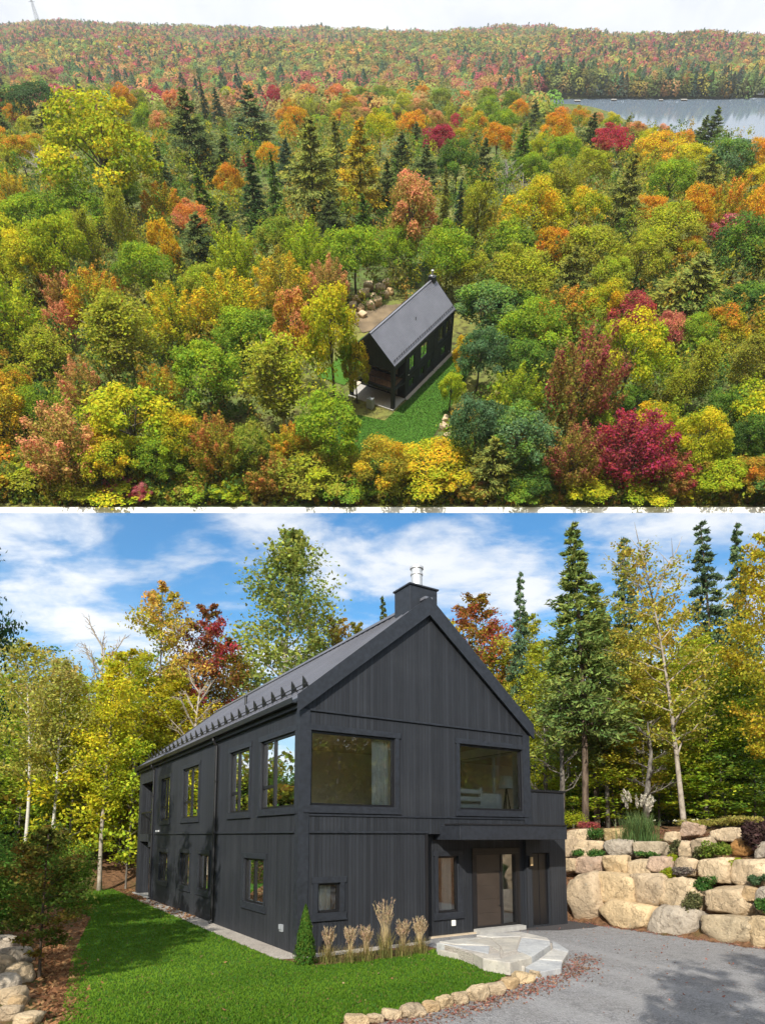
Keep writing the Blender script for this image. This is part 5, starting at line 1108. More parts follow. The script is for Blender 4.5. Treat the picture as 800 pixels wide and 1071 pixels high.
HERO = [  # x, y of crown centre, width, height (px), kind, colour, second colour, label, short name
    (107, 160, 122, 92, 'round', 'lime', 'yellow', 'huge bright yellow maple, the widest crown of the upper slope', 'the huge yellow maple'),
    (200, 142, 66, 84, 'pine', 'dark', 'pine', 'dark shaggy pine beside the huge bright yellow maple', 'the dark shaggy pine'),
    (264, 128, 58, 66, 'pine', 'bluish', 'pine', 'bluish pine behind the red and orange sprig', 'the bluish pine'),
    (325, 182, 78, 106, 'pine', 'pine', 'olive', 'tall layered pine with sunlit yellow-green boughs', 'the tall layered pine'),
    (376, 180, 58, 100, 'pine', 'olive', 'gold', 'golden-tipped pine right of the tall layered pine', 'the golden-tipped pine'),
    (287, 205, 26, 86, 'fir', 'deep green', 'green', 'narrow pointed fir beside the tall layered pine', 'the narrow pointed fir'),
    (264, 200, 40, 80, 'fir', 'dark', 'deep green', 'broad dark fir behind the orange sprig', 'the broad dark fir'),
    (228, 112, 20, 36, 'fir', 'dark', 'bluish', 'small dark fir rising above the dark shaggy pine', None), (213, 106, 13, 34, 'fir', 'dark', 'bluish', 'smallest dark fir spire on the upper slope', None),
    (240, 190, 30, 34, 'round', 'gold', 'orange', 'blazing orange maple before the broad dark fir', 'the blazing orange maple'), (259, 172, 14, 18, 'round', 'crimson', 'red', 'little red maple above the blazing orange one', None),
    (200, 228, 38, 34, 'round', 'salmon', 'orange', 'salmon-red maple downhill of the dark shaggy pine', 'the salmon-red maple'),
    (431, 224, 54, 78, 'oval', 'olive', 'salmon', 'salmon maple on a bare trunk right behind the roof ridge', 'the salmon maple behind the roof'),
    (460, 147, 38, 32, 'round', 'maroon', 'crimson', 'dark crimson round maple among dark pines', 'the dark crimson maple'),
    (420, 165, 38, 50, 'pine', 'dark', 'pine', 'dark pine beside the dark crimson round maple', None), (478, 172, 44, 40, 'round', 'deep green', 'green', 'dark green tree under the dark crimson maple', None),
    (463, 224, 22, 92, 'fir', 'pine', 'olive', 'slender olive fir right of the salmon maple', 'the slender olive fir'), (479, 228, 20, 80, 'fir', 'bluish', 'blue-green', 'slender bluish fir next to the slender olive one', 'the slender bluish fir'),
    (547, 158, 34, 54, 'fir', 'deep green', 'green', 'broad pointed fir among yellow trees uphill', 'the broad pointed fir'), (505, 175, 34, 54, 'pine', 'dark', 'pine', 'shadowed pine right of the dark crimson maple', None),
    (530, 192, 36, 46, 'bare', 'grey', 'grey', 'grey leafless tree below the broad pointed fir', 'the grey leafless tree'), (545, 205, 28, 40, 'bare', 'grey', 'grey', 'second grey leafless tree, lower and nearer', None),
    (44, 180, 44, 44, 'bare', 'grey', 'grey', 'grey leafless tree under the huge yellow maple', None),
    (131, 248, 46, 84, 'birch', 'olive', 'yellow-green', 'airy birch with bright white limbs in mid-slope', 'the white-limbed birch'), (97, 262, 44, 76, 'birch', 'olive', 'yellow-green', 'thin-leaved birch beside the white-limbed one', None),
    (652, 205, 54, 82, 'pine', 'pine', 'olive', 'large shaggy pine on the right slope', 'the large shaggy pine'), (640, 147, 40, 30, 'round', 'red', 'crimson', 'vivid crimson maple uphill toward the lake', 'the vivid crimson maple'),
    (766, 166, 48, 44, 'round', 'blue-green', 'green', 'rounded blue-green tree near the lake shore', 'the rounded blue-green tree'), (745, 136, 30, 44, 'pine', 'dark', 'pine', 'dark pine standing against the lake', 'the dark pine against the lake'), (733, 140, 22, 36, 'pine', 'dark', 'pine', 'smaller dark pine against the lake', None),
    (690, 158, 56, 30, 'round', 'yellow', 'orange', 'yellow maple with orange tips near the lake', None), (724, 166, 44, 30, 'round', 'yellow-green', 'yellow', 'lemon-yellow maple beside the orange-tipped one', None), (790, 162, 34, 34, 'round', 'gold', 'orange', 'orange maple at the edge of the lake view', None), (789, 186, 40, 26, 'round', 'yellow', 'yellow', 'pure yellow tree by the photo edge', None),
    (770, 240, 50, 26, 'round', 'crimson', 'pinkish', 'crimson maple spreading over a green tree', 'the spreading crimson maple'), (776, 262, 66, 60, 'round', 'deep green', 'green', 'deep green tree under the spreading crimson maple', None),
    (703, 240, 68, 48, 'round', 'olive', 'yellow-green', 'broad olive dome right of the large shaggy pine', 'the broad olive dome'), (722, 264, 38, 34, 'round', 'lime', 'orange', 'green maple with orange cap below the olive dome', None),
    (722, 306, 96, 78, 'pine', 'olive', 'pine', 'wide pale-green pine on the right slope', 'the wide pale-green pine'), (786, 314, 60, 40, 'round', 'deep green', 'green', 'dark rounded tree at the photo edge by the wide pine', None),
    (664, 334, 52, 46, 'round', 'maroon', 'red', 'scarlet maple under the wide pale-green pine', 'the scarlet maple'), (700, 346, 44, 40, 'round', 'maroon', 'salmon', 'dusky pink maple touching the scarlet one', None),
    (590, 325, 68, 46, 'vase', 'green', 'orange', 'orange-topped maple right of the house', 'the orange-topped maple'),
    (615, 396, 88, 104, 'vase', 'olive', 'maroon', 'big wine-red maple with upright plumes', 'the big wine-red maple'), (660, 376, 80, 82, 'round', 'lime', 'yellow', 'yellow maple right of the big wine-red one', 'the yellow maple by the wine-red one'),
    (556, 346, 70, 56, 'round', 'green', 'lime', 'fresh green tree between the house and the wine-red maple', None), (508, 322, 70, 54, 'oval', 'blue-green', 'green', 'silvery green willow-like tree touching the roof', 'the silvery green tree'),
    (540, 318, 46, 44, 'round', 'deep green', 'green', 'deep green tree behind the silvery green one', None), (502, 374, 54, 60, 'round', 'blue-green', 'deep green', 'dark bluish tree right of the lawn', 'the dark bluish tree'),
    (486, 372, 26, 42, 'oval', 'gold', 'yellow', 'small golden tree leaning over the lawn', 'the small golden tree'), (472, 408, 28, 40, 'oval', 'lime', 'yellow-green', 'small yellow-green tree at the lawn bend', None),
    (540, 414, 58, 62, 'vase', 'green', 'yellow-green', 'yellow-green maple with rusty cap below the fresh green tree', None), (542, 456, 80, 70, 'round', 'blue-green', 'green', 'large billowing blue-green tree low on the right', 'the billowing blue-green tree'),
    (500, 450, 56, 78, 'round', 'deep green', 'blue-green', 'dark tree at the lower end of the lawn', None), (514, 492, 58, 74, 'pine', 'pine', 'olive', 'olive young pine at the bottom beside the billowing tree', None), (556, 510, 52, 46, 'round', 'deep green', 'green', 'dark green tree at the bottom edge under the billowing one', None),
    (660, 484, 92, 104, 'vase', 'maroon', 'crimson', 'brilliant crimson maple filling the lower right', 'the brilliant crimson maple'), (598, 484, 66, 84, 'vase', 'olive', 'maroon', 'rose-brown maple left of the brilliant crimson one', None), (700, 505, 56, 60, 'vase', 'olive', 'crimson', 'crimson-tipped maple at the bottom right of the brilliant one', None),
    (622, 448, 44, 46, 'round', 'green', 'lime', 'round green tree wedged among the red maples', None), (680, 446, 62, 44, 'round', 'lime', 'gold', 'golden-green tree above the brilliant crimson maple', None),
    (728, 398, 52, 76, 'birch', 'olive', 'yellow-green', 'thin birch with stark white stems on the right', 'the stark white birch'), (704, 416, 46, 60, 'birch', 'olive', 'yellow-green', 'olive birch left of the stark white one', None), (776, 390, 56, 74, 'birch', 'olive', 'olive', 'leaning white birch by the right photo edge', None),
    (738, 458, 60, 66, 'round', 'yellow-green', 'yellow', 'yellow tree in front of the stark white birch', None), (782, 500, 48, 40, 'round', 'olive', 'orange', 'olive maple with orange sprays in the bottom corner', None), (742, 505, 64, 60, 'round', 'lime', 'yellow-green', 'yellow-green tree near the bottom right corner', None), (788, 458, 46, 60, 'round', 'deep green', 'green', 'deep green tree at the right photo edge above the orange sprays', None), (760, 432, 46, 52, 'round', 'deep green', 'green', 'deep green tree between the white birches', None),
    (446, 506, 90, 68, 'round', 'yellow-green', 'gold', 'large golden bushy maple below the lawn', 'the golden maple below the lawn'), (402, 492, 60, 62, 'round', 'olive', 'gold', 'olive-gold tree left of the large golden bushy maple', None), (492, 520, 46, 34, 'vase', 'olive', 'rust', 'rusty pink maple at the bottom under the lawn', None),
    (294, 410, 112, 104, 'birch', 'olive', 'yellow-green', 'wide pale birch with white limbs left of the house', 'the wide pale birch'), (308, 346, 46, 90, 'oval', 'gold', 'salmon', 'slender salmon and gold maple left of the house', 'the slender salmon maple'), (345, 352, 58, 110, 'oval', 'lime', 'yellow', 'bright yellow tree against the dark end of the house', 'the bright yellow tree by the house'), (372, 385, 30, 58, 'oval', 'yellow-green', 'gold', 'yellow sprays hanging before the dark house end', None),
    (224, 466, 62, 66, 'vase', 'lime', 'rust', 'rusty-tipped maple in the lower middle', 'the rusty-tipped maple'), (188, 458, 56, 60, 'round', 'yellow-green', 'gold', 'gold tree left of the rusty-tipped maple', None), (262, 470, 44, 60, 'oval', 'green', 'olive', 'green tree right of the rusty-tipped maple', None),
    (132, 362, 112, 100, 'birch', 'olive', 'yellow-green', 'wide greyish-green birch on the left slope', 'the wide greyish birch'), (66, 462, 96, 76, 'vase', 'olive', 'salmon', 'sprawling salmon maple in the lower left', 'the sprawling salmon maple'), (84, 404, 46, 56, 'vase', 'olive', 'salmon', 'orange-red maple above the sprawling salmon one', None), (116, 478, 66, 56, 'round', 'lime', 'gold', 'yellow-orange tree beside the sprawling salmon maple', None),
    (130, 522, 42, 34, 'vase', 'maroon', 'pinkish', 'magenta maple at the bottom edge', 'the magenta maple'), (152, 527, 24, 22, 'round', 'crimson', 'pinkish', 'tiny magenta bush right beside the magenta maple', None),
    (62, 334, 40, 38, 'vase', 'rust', 'salmon', 'orange-red maple left of the wide greyish birch', None), (22, 346, 58, 44, 'vase', 'olive', 'salmon', 'pinkish-orange maple by the left photo edge', None), (12, 410, 50, 60, 'round', 'lime', 'orange', 'orange and lime tree cut by the left photo edge', None),
    (215, 392, 74, 70, 'round', 'green', 'lime', 'rich green maple in the middle slope', 'the rich green maple'), (178, 330, 70, 62, 'vase', 'lime', 'gold', 'orange-tipped green maple behind the wide greyish birch', None), (238, 320, 76, 70, 'vase', 'lime', 'gold', 'feathery green maple with amber tips', 'the feathery amber maple'),
    (320, 264, 58, 62, 'vase', 'lime', 'lime', 'pale lime tree below the tall layered pine', 'the pale lime tree'), (40, 515, 80, 62, 'birch', 'olive', 'yellow-green', 'pale olive tree in the bottom left corner', None), (92, 520, 70, 48, 'round', 'olive', 'yellow-green', 'olive tree along the bottom edge left of the magenta maple', None), (222, 512, 92, 50, 'vase', 'green', 'lime', 'wide yellow-green maple on the bottom edge', None), (330, 506, 96, 62, 'round', 'olive', 'yellow-green', 'wide yellow-olive tree on the bottom edge left of centre', None), (282, 505, 54, 52, 'vase', 'olive', 'rust', 'rusty brown maple on the bottom edge', None),
    (32, 272, 66, 66, 'round', 'yellow-green', 'yellow', 'yellow-green round tree on the far left slope', None), (62, 262, 66, 76, 'round', 'lime', 'yellow-green', 'bright lime tree left of the thin-leaved birch', None), (172, 262, 34, 60, 'oval', 'gold', 'gold', 'golden tree right of the white-limbed birch', None), (84, 218, 60, 44, 'round', 'green', 'lime', 'green tree below the huge yellow maple', None),
    (52, 127, 60, 34, 'pine', 'olive', 'pine', 'olive pine behind the huge yellow maple', None), (30, 104, 60, 30, 'round', 'deep green', 'dark', 'dark green round tree far up on the left', None), (170, 182, 40, 60, 'fir', 'dark', 'pine', 'shaded fir between the yellow maple and the dark shaggy pine', None),
    (300, 172, 30, 50, 'pine', 'dark', 'bluish', 'shaded pine wedged behind the tall layered pine', None), (352, 160, 36, 66, 'pine', 'pine', 'olive', 'olive pine between the tall layered and golden-tipped pines', None), (405, 200, 30, 64, 'pine', 'dark', 'pine', 'dark pine left of the salmon maple', None), (500, 222, 36, 60, 'oval', 'olive', 'yellow-green', 'olive tree right of the slender bluish fir', None), (535, 262, 60, 56, 'round', 'deep green', 'lime', 'shaded round green tree behind the house right end', None),
    (590, 160, 36, 34, 'round', 'green', 'lime', 'green round tree right of the broad pointed fir', None), (560, 225, 66, 60, 'round', 'yellow-green', 'gold', 'broad golden-green maple right of the grey trees', None), (545, 290, 70, 60, 'round', 'olive', 'yellow-green', 'olive dome behind the silvery green tree', None), (620, 262, 66, 56, 'round', 'olive', 'yellow-green', 'olive rounded tree below the large shaggy pine', None), (640, 290, 50, 46, 'round', 'olive', 'lime', 'yellowish olive tree left of the wide pale-green pine', None),
    (755, 345, 50, 40, 'round', 'yellow-green', 'orange', 'yellow tree with orange sprays right of the dusky pink maple', None), (725, 352, 46, 40, 'round', 'green', 'lime', 'green tree behind the stark white birch', None),
]
DETAIL = 1.0
used = set(); placed = []; names = []
def place_air(x, y, w, h, kind, c0, c1, label, short):
    q = s_hit(x, y + h * .10)
    # find where the crown centre falls on the ray
    ra, rb, rc = s_ray(x, y); best = None
    l = 100.0; H = 10.0; ok = False
    for it in range(12):
        hz = h / FPX * l / 1.16; hc = hz * (.56 if kind not in ('fir', 'pine', 'birch', 'bare') else .5)
        if kind in ('fir', 'pine', 'birch', 'bare'): H = hz
        else: H = hz / .78; hc = H * .58
        hit = s_hit(x, y, hc)
        if hit is None: return False
        l = .5 * l + .5 * hit[2] if it < 11 else hit[2]
    a_, b_, l = hit
    bmin = 71.2 + .95 * w / FPX * l / 2
    if b_ < bmin:
        b_ = bmin; rt = s_ray(x, y - h * .5); H = max(2.5, rt[2] * (b_ / rt[1]) - float(terr(a_, b_))); l = b_ / s_ray(x, y)[1]; a_ = (x - 400) / FPX * l
    _, _, HH_, Rr, _, _ = KIND[kind][0]
    sx = w / FPX * l / (2 * Rr) * 1.04; sz = H / HH_
    add_tree(kind, {'round': 'maple_tree', 'oval': 'maple_tree', 'vase': 'maple_tree', 'birch': 'birch_tree', 'pine': 'pine_tree', 'fir': 'fir_tree', 'bare': 'bare_tree'}[kind], label, CATS[kind], GRPS[kind],
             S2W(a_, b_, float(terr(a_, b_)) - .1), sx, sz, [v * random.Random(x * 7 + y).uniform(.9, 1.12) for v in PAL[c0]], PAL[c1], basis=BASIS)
    placed.append((x, y, w, h)); used.add(label); return True
random.seed(2)
for t_ in HERO:
    if place_air(*t_) and t_[8]: names.append((t_[0], t_[1], t_[8]))
def w_at(y): return float(np.interp(y, [95, 120, 150, 200, 300, 450, 533], [15, 20, 28, 40, 58, 72, 82]))
CLEAR = [(352, 322), (375, 300), (400, 285), (452, 280), (482, 312), (484, 352), (470, 395), (456, 440), (458, 474), (420, 472), (392, 448), (376, 424), (366, 388), (354, 350)]
def pal_at(x, y, r):
    L_ = []
    if y < 112: L_ = [('round', 'olive', 'green', 5), ('pine', 'dark', 'pine', 6), ('round', 'crimson', 'red', 4 if x < 330 else 2), ('round', 'orange', 'salmon', 4), ('round', 'lime', 'yellow', 3), ('round', 'green', 'olive', 4), ('round', 'gold', 'orange', 3), ('round', 'rust', 'salmon', 3)]
    elif y < 165: L_ = [('round', 'gold', 'orange', 4), ('round', 'lime', 'orange', 4), ('round', 'olive', 'salmon', 2), ('round', 'green', 'lime', 4), ('pine', 'dark', 'pine', 4), ('round', 'lime', 'yellow', 4), ('round', 'crimson', 'red', 1), ('vase', 'olive', 'yellow-green', 3)]
    elif x > 490 and y < 330: L_ = [('round', 'olive', 'yellow-green', 5), ('round', 'lime', 'gold', 5), ('round', 'green', 'olive', 3), ('round', 'olive', 'gold', 5), ('vase', 'lime', 'orange', 4), ('round', 'gold', 'orange', 2), ('pine', 'pine', 'olive', 3), ('round', 'green', 'lime', 4), ('birch', 'olive', 'yellow-green', 2)]
    elif x > 480: L_ = [('round', 'green', 'lime', 5), ('round', 'deep green', 'green', 5), ('round', 'lime', 'yellow', 4), ('vase', 'green', 'gold', 2), ('vase', 'olive', 'salmon', 1), ('oval', 'olive', 'yellow-green', 3)]
    elif y < 260 and x > 180: L_ = [('pine', 'dark', 'pine', 5), ('fir', 'deep green', 'green', 3), ('round', 'olive', 'green', 4), ('round', 'deep green', 'green', 4), ('vase', 'olive', 'gold', 2), ('oval', 'lime', 'yellow', 2)]
    else: L_ = [('round', 'yellow-green', 'yellow', 3), ('vase', 'lime', 'yellow-green', 5), ('round', 'green', 'lime', 7), ('round', 'olive', 'orange', 3), ('birch', 'olive', 'yellow-green', 3), ('vase', 'olive', 'gold', 3), ('oval', 'lime', 'yellow', 3), ('vase', 'olive', 'salmon', 3), ('vase', 'lime', 'orange', 3), ('round', 'olive', 'lime', 2)]
    tot = sum(q[3] for q in L_); k = r.random() * tot
    for q in L_:
        k -= q[3]
        if k <= 0: return q[:3]
    return L_[-1][:3]
NOUN = {'round': 'maple', 'oval': 'slender tree', 'vase': 'feathery maple', 'birch': 'birch', 'pine': 'pine', 'fir': 'fir', 'bare': 'leafless tree'}
def auto_label(x, y, w, kind, c0, c1):
    look = {'yellow-green': 'yellow-green', 'pine': 'olive'}.get(c0, c0); look2 = {'pine': 'olive'}.get(c1, c1)
    colr = look if look == look2 else f'{look} and {look2}'
    near = sorted(names, key=lambda q: math.hypot(q[0] - x, (q[1] - y) * 1.4))
    for sizew in ('', 'small ', 'large '):
        if sizew == 'small ' and w > w_at(y): continue
        if sizew == 'large ' and w < w_at(y): continue
        for q in near[:9]:
            dx, dy = x - q[0], y - q[1]; dd = math.hypot(dx, dy)
            rel = ('beside' if abs(dx) > abs(dy) else ('uphill of' if dy < 0 else 'downhill of')) if dd < 60 else ('some way ' + ('uphill of' if dy < -abs(dx) * .5 else 'downhill of' if dy > abs(dx) * .5 else 'across from'))
            s = f'{sizew}{colr} {NOUN[kind]} {rel} {q[2]}'
            if s not in used and len(s.split()) <= 16: return s
    k = 2
    o1, o2 = near[0][2], near[1][2]
    s = f'{colr} {NOUN[kind]} between {o1} and {o2}'
    i = 2
    while s in used or len(s.split()) > 16:
        o2 = near[min(i, len(near) - 1)][2]; s = f'{colr} {NOUN[kind]} between {o1} and {o2}'; i += 1
        if i > len(near): s = f'{colr} {NOUN[kind]} near {o1}, {w:.0f} wide'; break
    return s
rr = random.Random(11); fills = []
gxx, gyy = np.meshgrid(np.arange(-40, 840, 4), np.arange(76, 560, 4)); cover = in_poly(np.stack([gxx.ravel(), gyy.ravel()], 1), CLEAR).reshape(gxx.shape)
def ell(x, y, w, h, k): return ((gxx - x) / (w * .5 * k)) ** 2 + ((gyy - y) / (h * .5 * k)) ** 2 < 1
clear0 = cover.copy()
for p in placed: cover |= ell(*p, .92)
for need, smin, smax, tries in ((.66, 1.05, 1.45, 5000), (.52, .8, 1.15, 6000), (.42, .65, .95, 6000)):
    for k in range(tries):
        yy = 99 + 432 * rr.random() ** 1.25; xx = rr.uniform(-25, 825); ww = w_at(yy) * rr.uniform(smin, smax); hh = ww * rr.uniform(.8, 1.1)
        lakeline = np.interp(xx, [545, 570, 600, 640, 700, 760, 800, 840], [104, 106, 109, 117, 130, 148, 157, 164])
        if xx > 545 and yy - hh * .62 < lakeline: continue
        e = ell(xx, yy, ww, hh, .95); n_e = max(1, e.sum())
        if (e & clear0).sum() > .04 * n_e: continue
        if (e & ~cover).sum() / n_e < need: continue
        cover |= e; fills.append((xx, yy, ww, hh))
fills.sort(key=lambda q: q[1])
for (xx, yy, ww, hh) in fills:
    k_, c0, c1 = pal_at(xx, yy, rr)
    if k_ in ('pine', 'fir'): hh *= 1.3; ww *= .62 if k_ == 'fir' else 1.0
    place_air(xx, yy, ww, hh, k_, c0, c1, auto_label(xx, yy, ww, k_, c0, c1), None)
print('air trees', len(placed), 'labels', len(used))

# ------------------------------------------------------------------ far woods and undergrowth of the hillside
rng = np.random.default_rng(77); V = []; C = []
fc = np.array([(.24, .29, .08), (.17, .25, .09), (.12, .19, .10), (.38, .36, .09), (.46, .27, .11), (.42, .12, .13), (.48, .34, .09), (.42, .17, .12), (.30, .32, .10), (.12, .18, .11)])
def add_far(x, y, wpx, rate=1.0):
    q = s_hit(x, y)
    if q is None: return
    a_, b_, l = q; w = wpx / FPX * l * rng.uniform(.85, 1.3); c = float(terr(a_, b_))
    if c < LAKE - 2 and 480 < b_ < 818: return
    band = math.sin(a_ * .006 + b_ * .011) + math.sin(a_ * .013 - b_ * .007 + 1) + rng.normal() * .35
    con = rng.random() < (.10 + .06 * band + (.30 if (y > 84 and x > 520) else 0)); k = rng.choice([1, 2, 9, 2] if con else ([0, 8, 1, 3, 0, 6, 4] if band < -.4 else [3, 4, 6, 0, 5, 7, 4, 1] if band < .6 else [5, 7, 4, 8, 7, 3, 1]))
    n = 26 if wpx < 6 else 60 if wpx < 8.5 else 150; hgt_ = w * (1.3 if con else .95); t = rng.random(n); az = rng.random(n) * 6.283; rad = w * .5 * ((1 - t) ** .8 if con else np.sqrt(np.maximum(0, 1 - (t - .35) ** 2 * 1.9)))
    p = np.stack([a_ + np.cos(az) * rad, b_ + np.sin(az) * rad, c + hgt_ * (.1 + .9 * t)], 1); nv = np.stack([np.cos(az), np.sin(az), .7 + t], 1) + rng.normal(size=(n, 3)) * .3
    W = CAM + p[:, :1] * RX + p[:, 1:2] * FW + p[:, 2:] * UP; nw = nv[:, :1] * RX + nv[:, 1:2] * FW + nv[:, 2:] * UP
    V.append(leaf_quads(rng, W, nw, w * (.40 if n == 26 else .26 if n == 60 else .17), .8)); C.append(np.clip(fc[k] * (.8 + .4 * rng.random((n, 1))) * rng.uniform(.55, 1.4) * (1 + .12 * rng.normal(size=(1, 3))), 0.01, 1))
y = 128.0
while y > 12:
    wpx = float(np.interp(y, [20, 40, 60, 80, 106, 140], [2.7, 3.5, 5.2, 8.0, 12.5, 20])); x = -110.0
    skyl = lambda xx: np.interp(xx, SKYX, SKYY)
    while x < 910:
        xx = x + rng.uniform(-.3, .3) * wpx; x += wpx * .56
        if y < skyl(xx) - 8: continue
        if xx > 545 and y > 101 and y < np.interp(xx, [545, 570, 600, 640, 700, 760, 800, 840], [113, 124, 132, 142, 158, 174, 184, 190]): continue
        add_far(xx, y + rng.uniform(-.2, .2) * wpx, wpx)
    y -= wpx * .34
for x in np.arange(552, 830, 5.5):                       # tall shore trees
    for k in range(2): add_far(x + rng.uniform(-2, 2), 102.5 - k * 5, 11)
setp(link('far_woods', quads_mesh('far_woods', np.concatenate(V), np.concatenate(C)), mats=[M['mixed_leaf']]), 'far autumn woods covering the hills to the skyline', kind='stuff')
V = []; C = []; gc = np.array([(.18, .28, .04), (.3, .36, .04), (.12, .2, .035), (.42, .41, .04), (.3, .28, .06), (.42, .28, .06)])
cnt = 0
while cnt < 3600:
    b_ = 71.8 + (130 * rng.random() ** 1.4 if cnt < 2200 else 4.5 * rng.random()); a_ = rng.uniform(-.7, .7) * b_
    v = np.array([[a_ - HX, b_ - HB]]); uu = v[0, 0] * cy + v[0, 1] * sy; vv = -v[0, 0] * sy + v[0, 1] * cy
    cnt += 1
    if -9.5 < uu < 18 and -10 < vv < 31: continue
    n = 46; w = rng.uniform(1.2, 2.8) if b_ > 75 else min(1.8, (b_ - 71.4) * 1.2) * rng.uniform(.6, 1); q = unit(rng.normal(size=(n, 3)) + np.array([0, 0, .4])); p = np.array([a_, b_, float(terr(a_, b_)) + w * .35]) + q * np.array([w * .6, min(w * .6, b_ - 71.3), w * .75]) * rng.uniform(.5, 1, (n, 1))
    W = CAM + p[:, :1] * RX + p[:, 1:2] * FW + p[:, 2:] * UP; nw = q[:, :1] * RX + q[:, 1:2] * FW + q[:, 2:] * UP
    V.append(leaf_quads(rng, W, nw + rng.normal(size=(n, 3)) * .5, .42, .7)); C.append(gc[rng.integers(0, len(gc))] * (.6 + .7 * rng.random((n, 1))))
setp(link('undergrowth', quads_mesh('undergrowth', np.concatenate(V), np.concatenate(C)), mats=[M['mixed_leaf']]), 'leafy undergrowth filling the gaps under the hillside trees', kind='stuff')
V = []; C = []; gc = np.array([(.15, .25, .04), (.28, .34, .04), (.11, .19, .04), (.40, .40, .04), (.26, .27, .06), (.42, .3, .05)]); SPN = []
for k in range(2400):
    b_ = 73.9 + 290 * rng.random() ** 1.5; a_ = rng.uniform(-.72, .72) * b_; uu = (a_ - HX) * cy + (b_ - HB) * sy; vv = -(a_ - HX) * sy + (b_ - HB) * cy
    if -12 < uu < 20 and -12 < vv < 33 + (uu + 9) * .3: continue
    x_ = 400 + FPX * a_ / (b_ * .5 - float(terr(a_, b_)) * .866); c = float(terr(a_, b_))
    if x_ > 545 and c < -82: continue
    n = 150; w = rng.uniform(3.4, 6.0); h = rng.uniform(4.5, 8.5) if b_ > 84 else rng.uniform(2.5, 4.5); kk = 7; cc = rng.normal(size=(kk, 3)) * np.array([w * .24, w * .24, h * .2]) + np.array([0, 0, h * .5]); i = rng.integers(0, kk, n)
    q = unit(rng.normal(size=(n, 3)) + np.array([0, 0, .3])); p = np.array([a_, b_, c]) + cc[i] + q * np.array([w * .22, w * .22, h * .17]) * rng.uniform(.55, 1.05, (n, 1)); p[:, 2] = np.maximum(p[:, 2], c)
    W = CAM + p[:, :1] * RX + p[:, 1:2] * FW + p[:, 2:] * UP; nv = q + rng.normal(size=(n, 3)) * .6; nw = nv[:, :1] * RX + nv[:, 1:2] * FW + nv[:, 2:] * UP
    V.append(leaf_quads(rng, W, nw, .48 * rng.uniform(.6, 1.3, n), .7)); C.append(gc[rng.integers(0, len(gc))] * (.6 + .7 * rng.random((n, 1))) * (1 + .1 * rng.normal(size=(n, 3))).clip(.6, 1.4))
setp(link('hillside_woods', quads_mesh('hillside_woods', np.concatenate(V), np.concatenate(C)), mats=[M['mixed_leaf']]), 'close growth of small leafy trees between the larger hillside crowns', kind='stuff')
# cottages, docks and the mast
for i, (x, y, w, lab) in enumerate([(621, 101, 8, 'white lakeside cottage at the water edge'), (127, 56, 5, 'white house far off in the left hills'), (386, 79, 6, 'dark cottage with pale roof in mid-distance'), (410, 80, 6, 'pale cottage left of the lake woods'), (655, 91, 5, 'small white cottage among the shore pines'), (794, 100, 6, 'pale cottage at the right end of the shore'), (529, 91, 6, 'low pale cottage half hidden by conifers')]):
    q = s_hit(x, y); w = w / FPX * q[2]; o = empty('cottage', lab, 'house', group='cottages round the lake'); s_obj(o, q[0], q[1], float(terr(q[0], q[1])) + w * .35, .4 * math.sin(i * 5))
    b = MB(); b.box(-w / 2, w / 2, -w * .3, w * .3, -w * .2, w * .4); b.prism([(-w * .3, w * .4), (w * .3, w * .4), (0, w * .68)], -w / 2, w / 2, 0, lambda p, d_: (d_, p[0], p[1])); b.build('wall', M['white'] if i != 2 else M['siding'], o)
    b = MB(); b.prism([(-w * .38, w * .37), (0, w * .74), (w * .38, w * .37), (0, w * .66)], -w * .56, w * .56, 0, lambda p, d_: (d_, p[0], p[1])); b.build('roof', M['plastic_grey'], o)
    b = MB(); b.box(-w * .3, -w * .1, -w * .31, -w * .302, 0, w * .25); b.box(w * .1, w * .3, -w * .31, -w * .302, 0, w * .25); b.build('window', M['frame'], o)
for i, (x, y, w, lab) in enumerate([(603, 104.5, 9, 'white boat dock below the lakeside cottage'), (641, 103.5, 8, 'pale dock in front of the shore pines'), (714, 103.5, 9, 'pale dock with a boat lift farther along the shore'), (690, 103.8, 6, 'little dark-roofed dock between two pale docks')]):
    ra, rb, rc = s_ray(x, y); l = LAKE / rc; w = w / FPX * l; w *= .7; o = empty('dock', lab, 'dock', group='docks on the lake'); s_obj(o, ra * l, rb * l - 3, LAKE, 0)
    b = MB(); b.box(-w / 2, w / 2, -w * .3, w * .12, .5, .9); b.build('deck', M['concrete'], o)
    b = MB(); [b.box(sx_ * w * .4 - .3, sx_ * w * .4 + .3, -w * .25, -w * .2, -1, .5) for sx_ in (-1, 0, 1)]; b.build('post', M['wood'], o)
ra, rb, rc = s_ray(39, 20); l = 1850.0; o = empty('transmission_tower', 'faint steel lattice tower on the left skyline', 'tower'); s_obj(o, ra * l, rb * l, rc * l, 0)
b = MB(); Ht = 26 / FPX * l / 1.2
for sx_ in (-1, 1):
    for sy_ in (-1, 1): b.tube([(sx_ * Ht * .09, sy_ * Ht * .09, -Ht * .1), (sx_ * Ht * .025, sy_ * Ht * .025, Ht * .7), (0, 0, Ht)], Ht * .006, 4)
for k in range(9):
    z0 = Ht * (.02 + k * .085); z1 = z0 + Ht * .085; wd = lambda z: Ht * (.09 - .065 * z / (Ht * .7)) if z < Ht * .7 else Ht * .02
    for s_ in (-1, 1):
        b.tube([(-wd(z0) * s_, -wd(z0), z0), (wd(z1) * s_, -wd(z1), z1)], Ht * .004, 3); b.tube([(-wd(z0) * s_, wd(z0), z0), (wd(z1) * s_, wd(z1), z1)], Ht * .004, 3)
b.build('lattice', M['plastic_grey'], o)
b = MB()
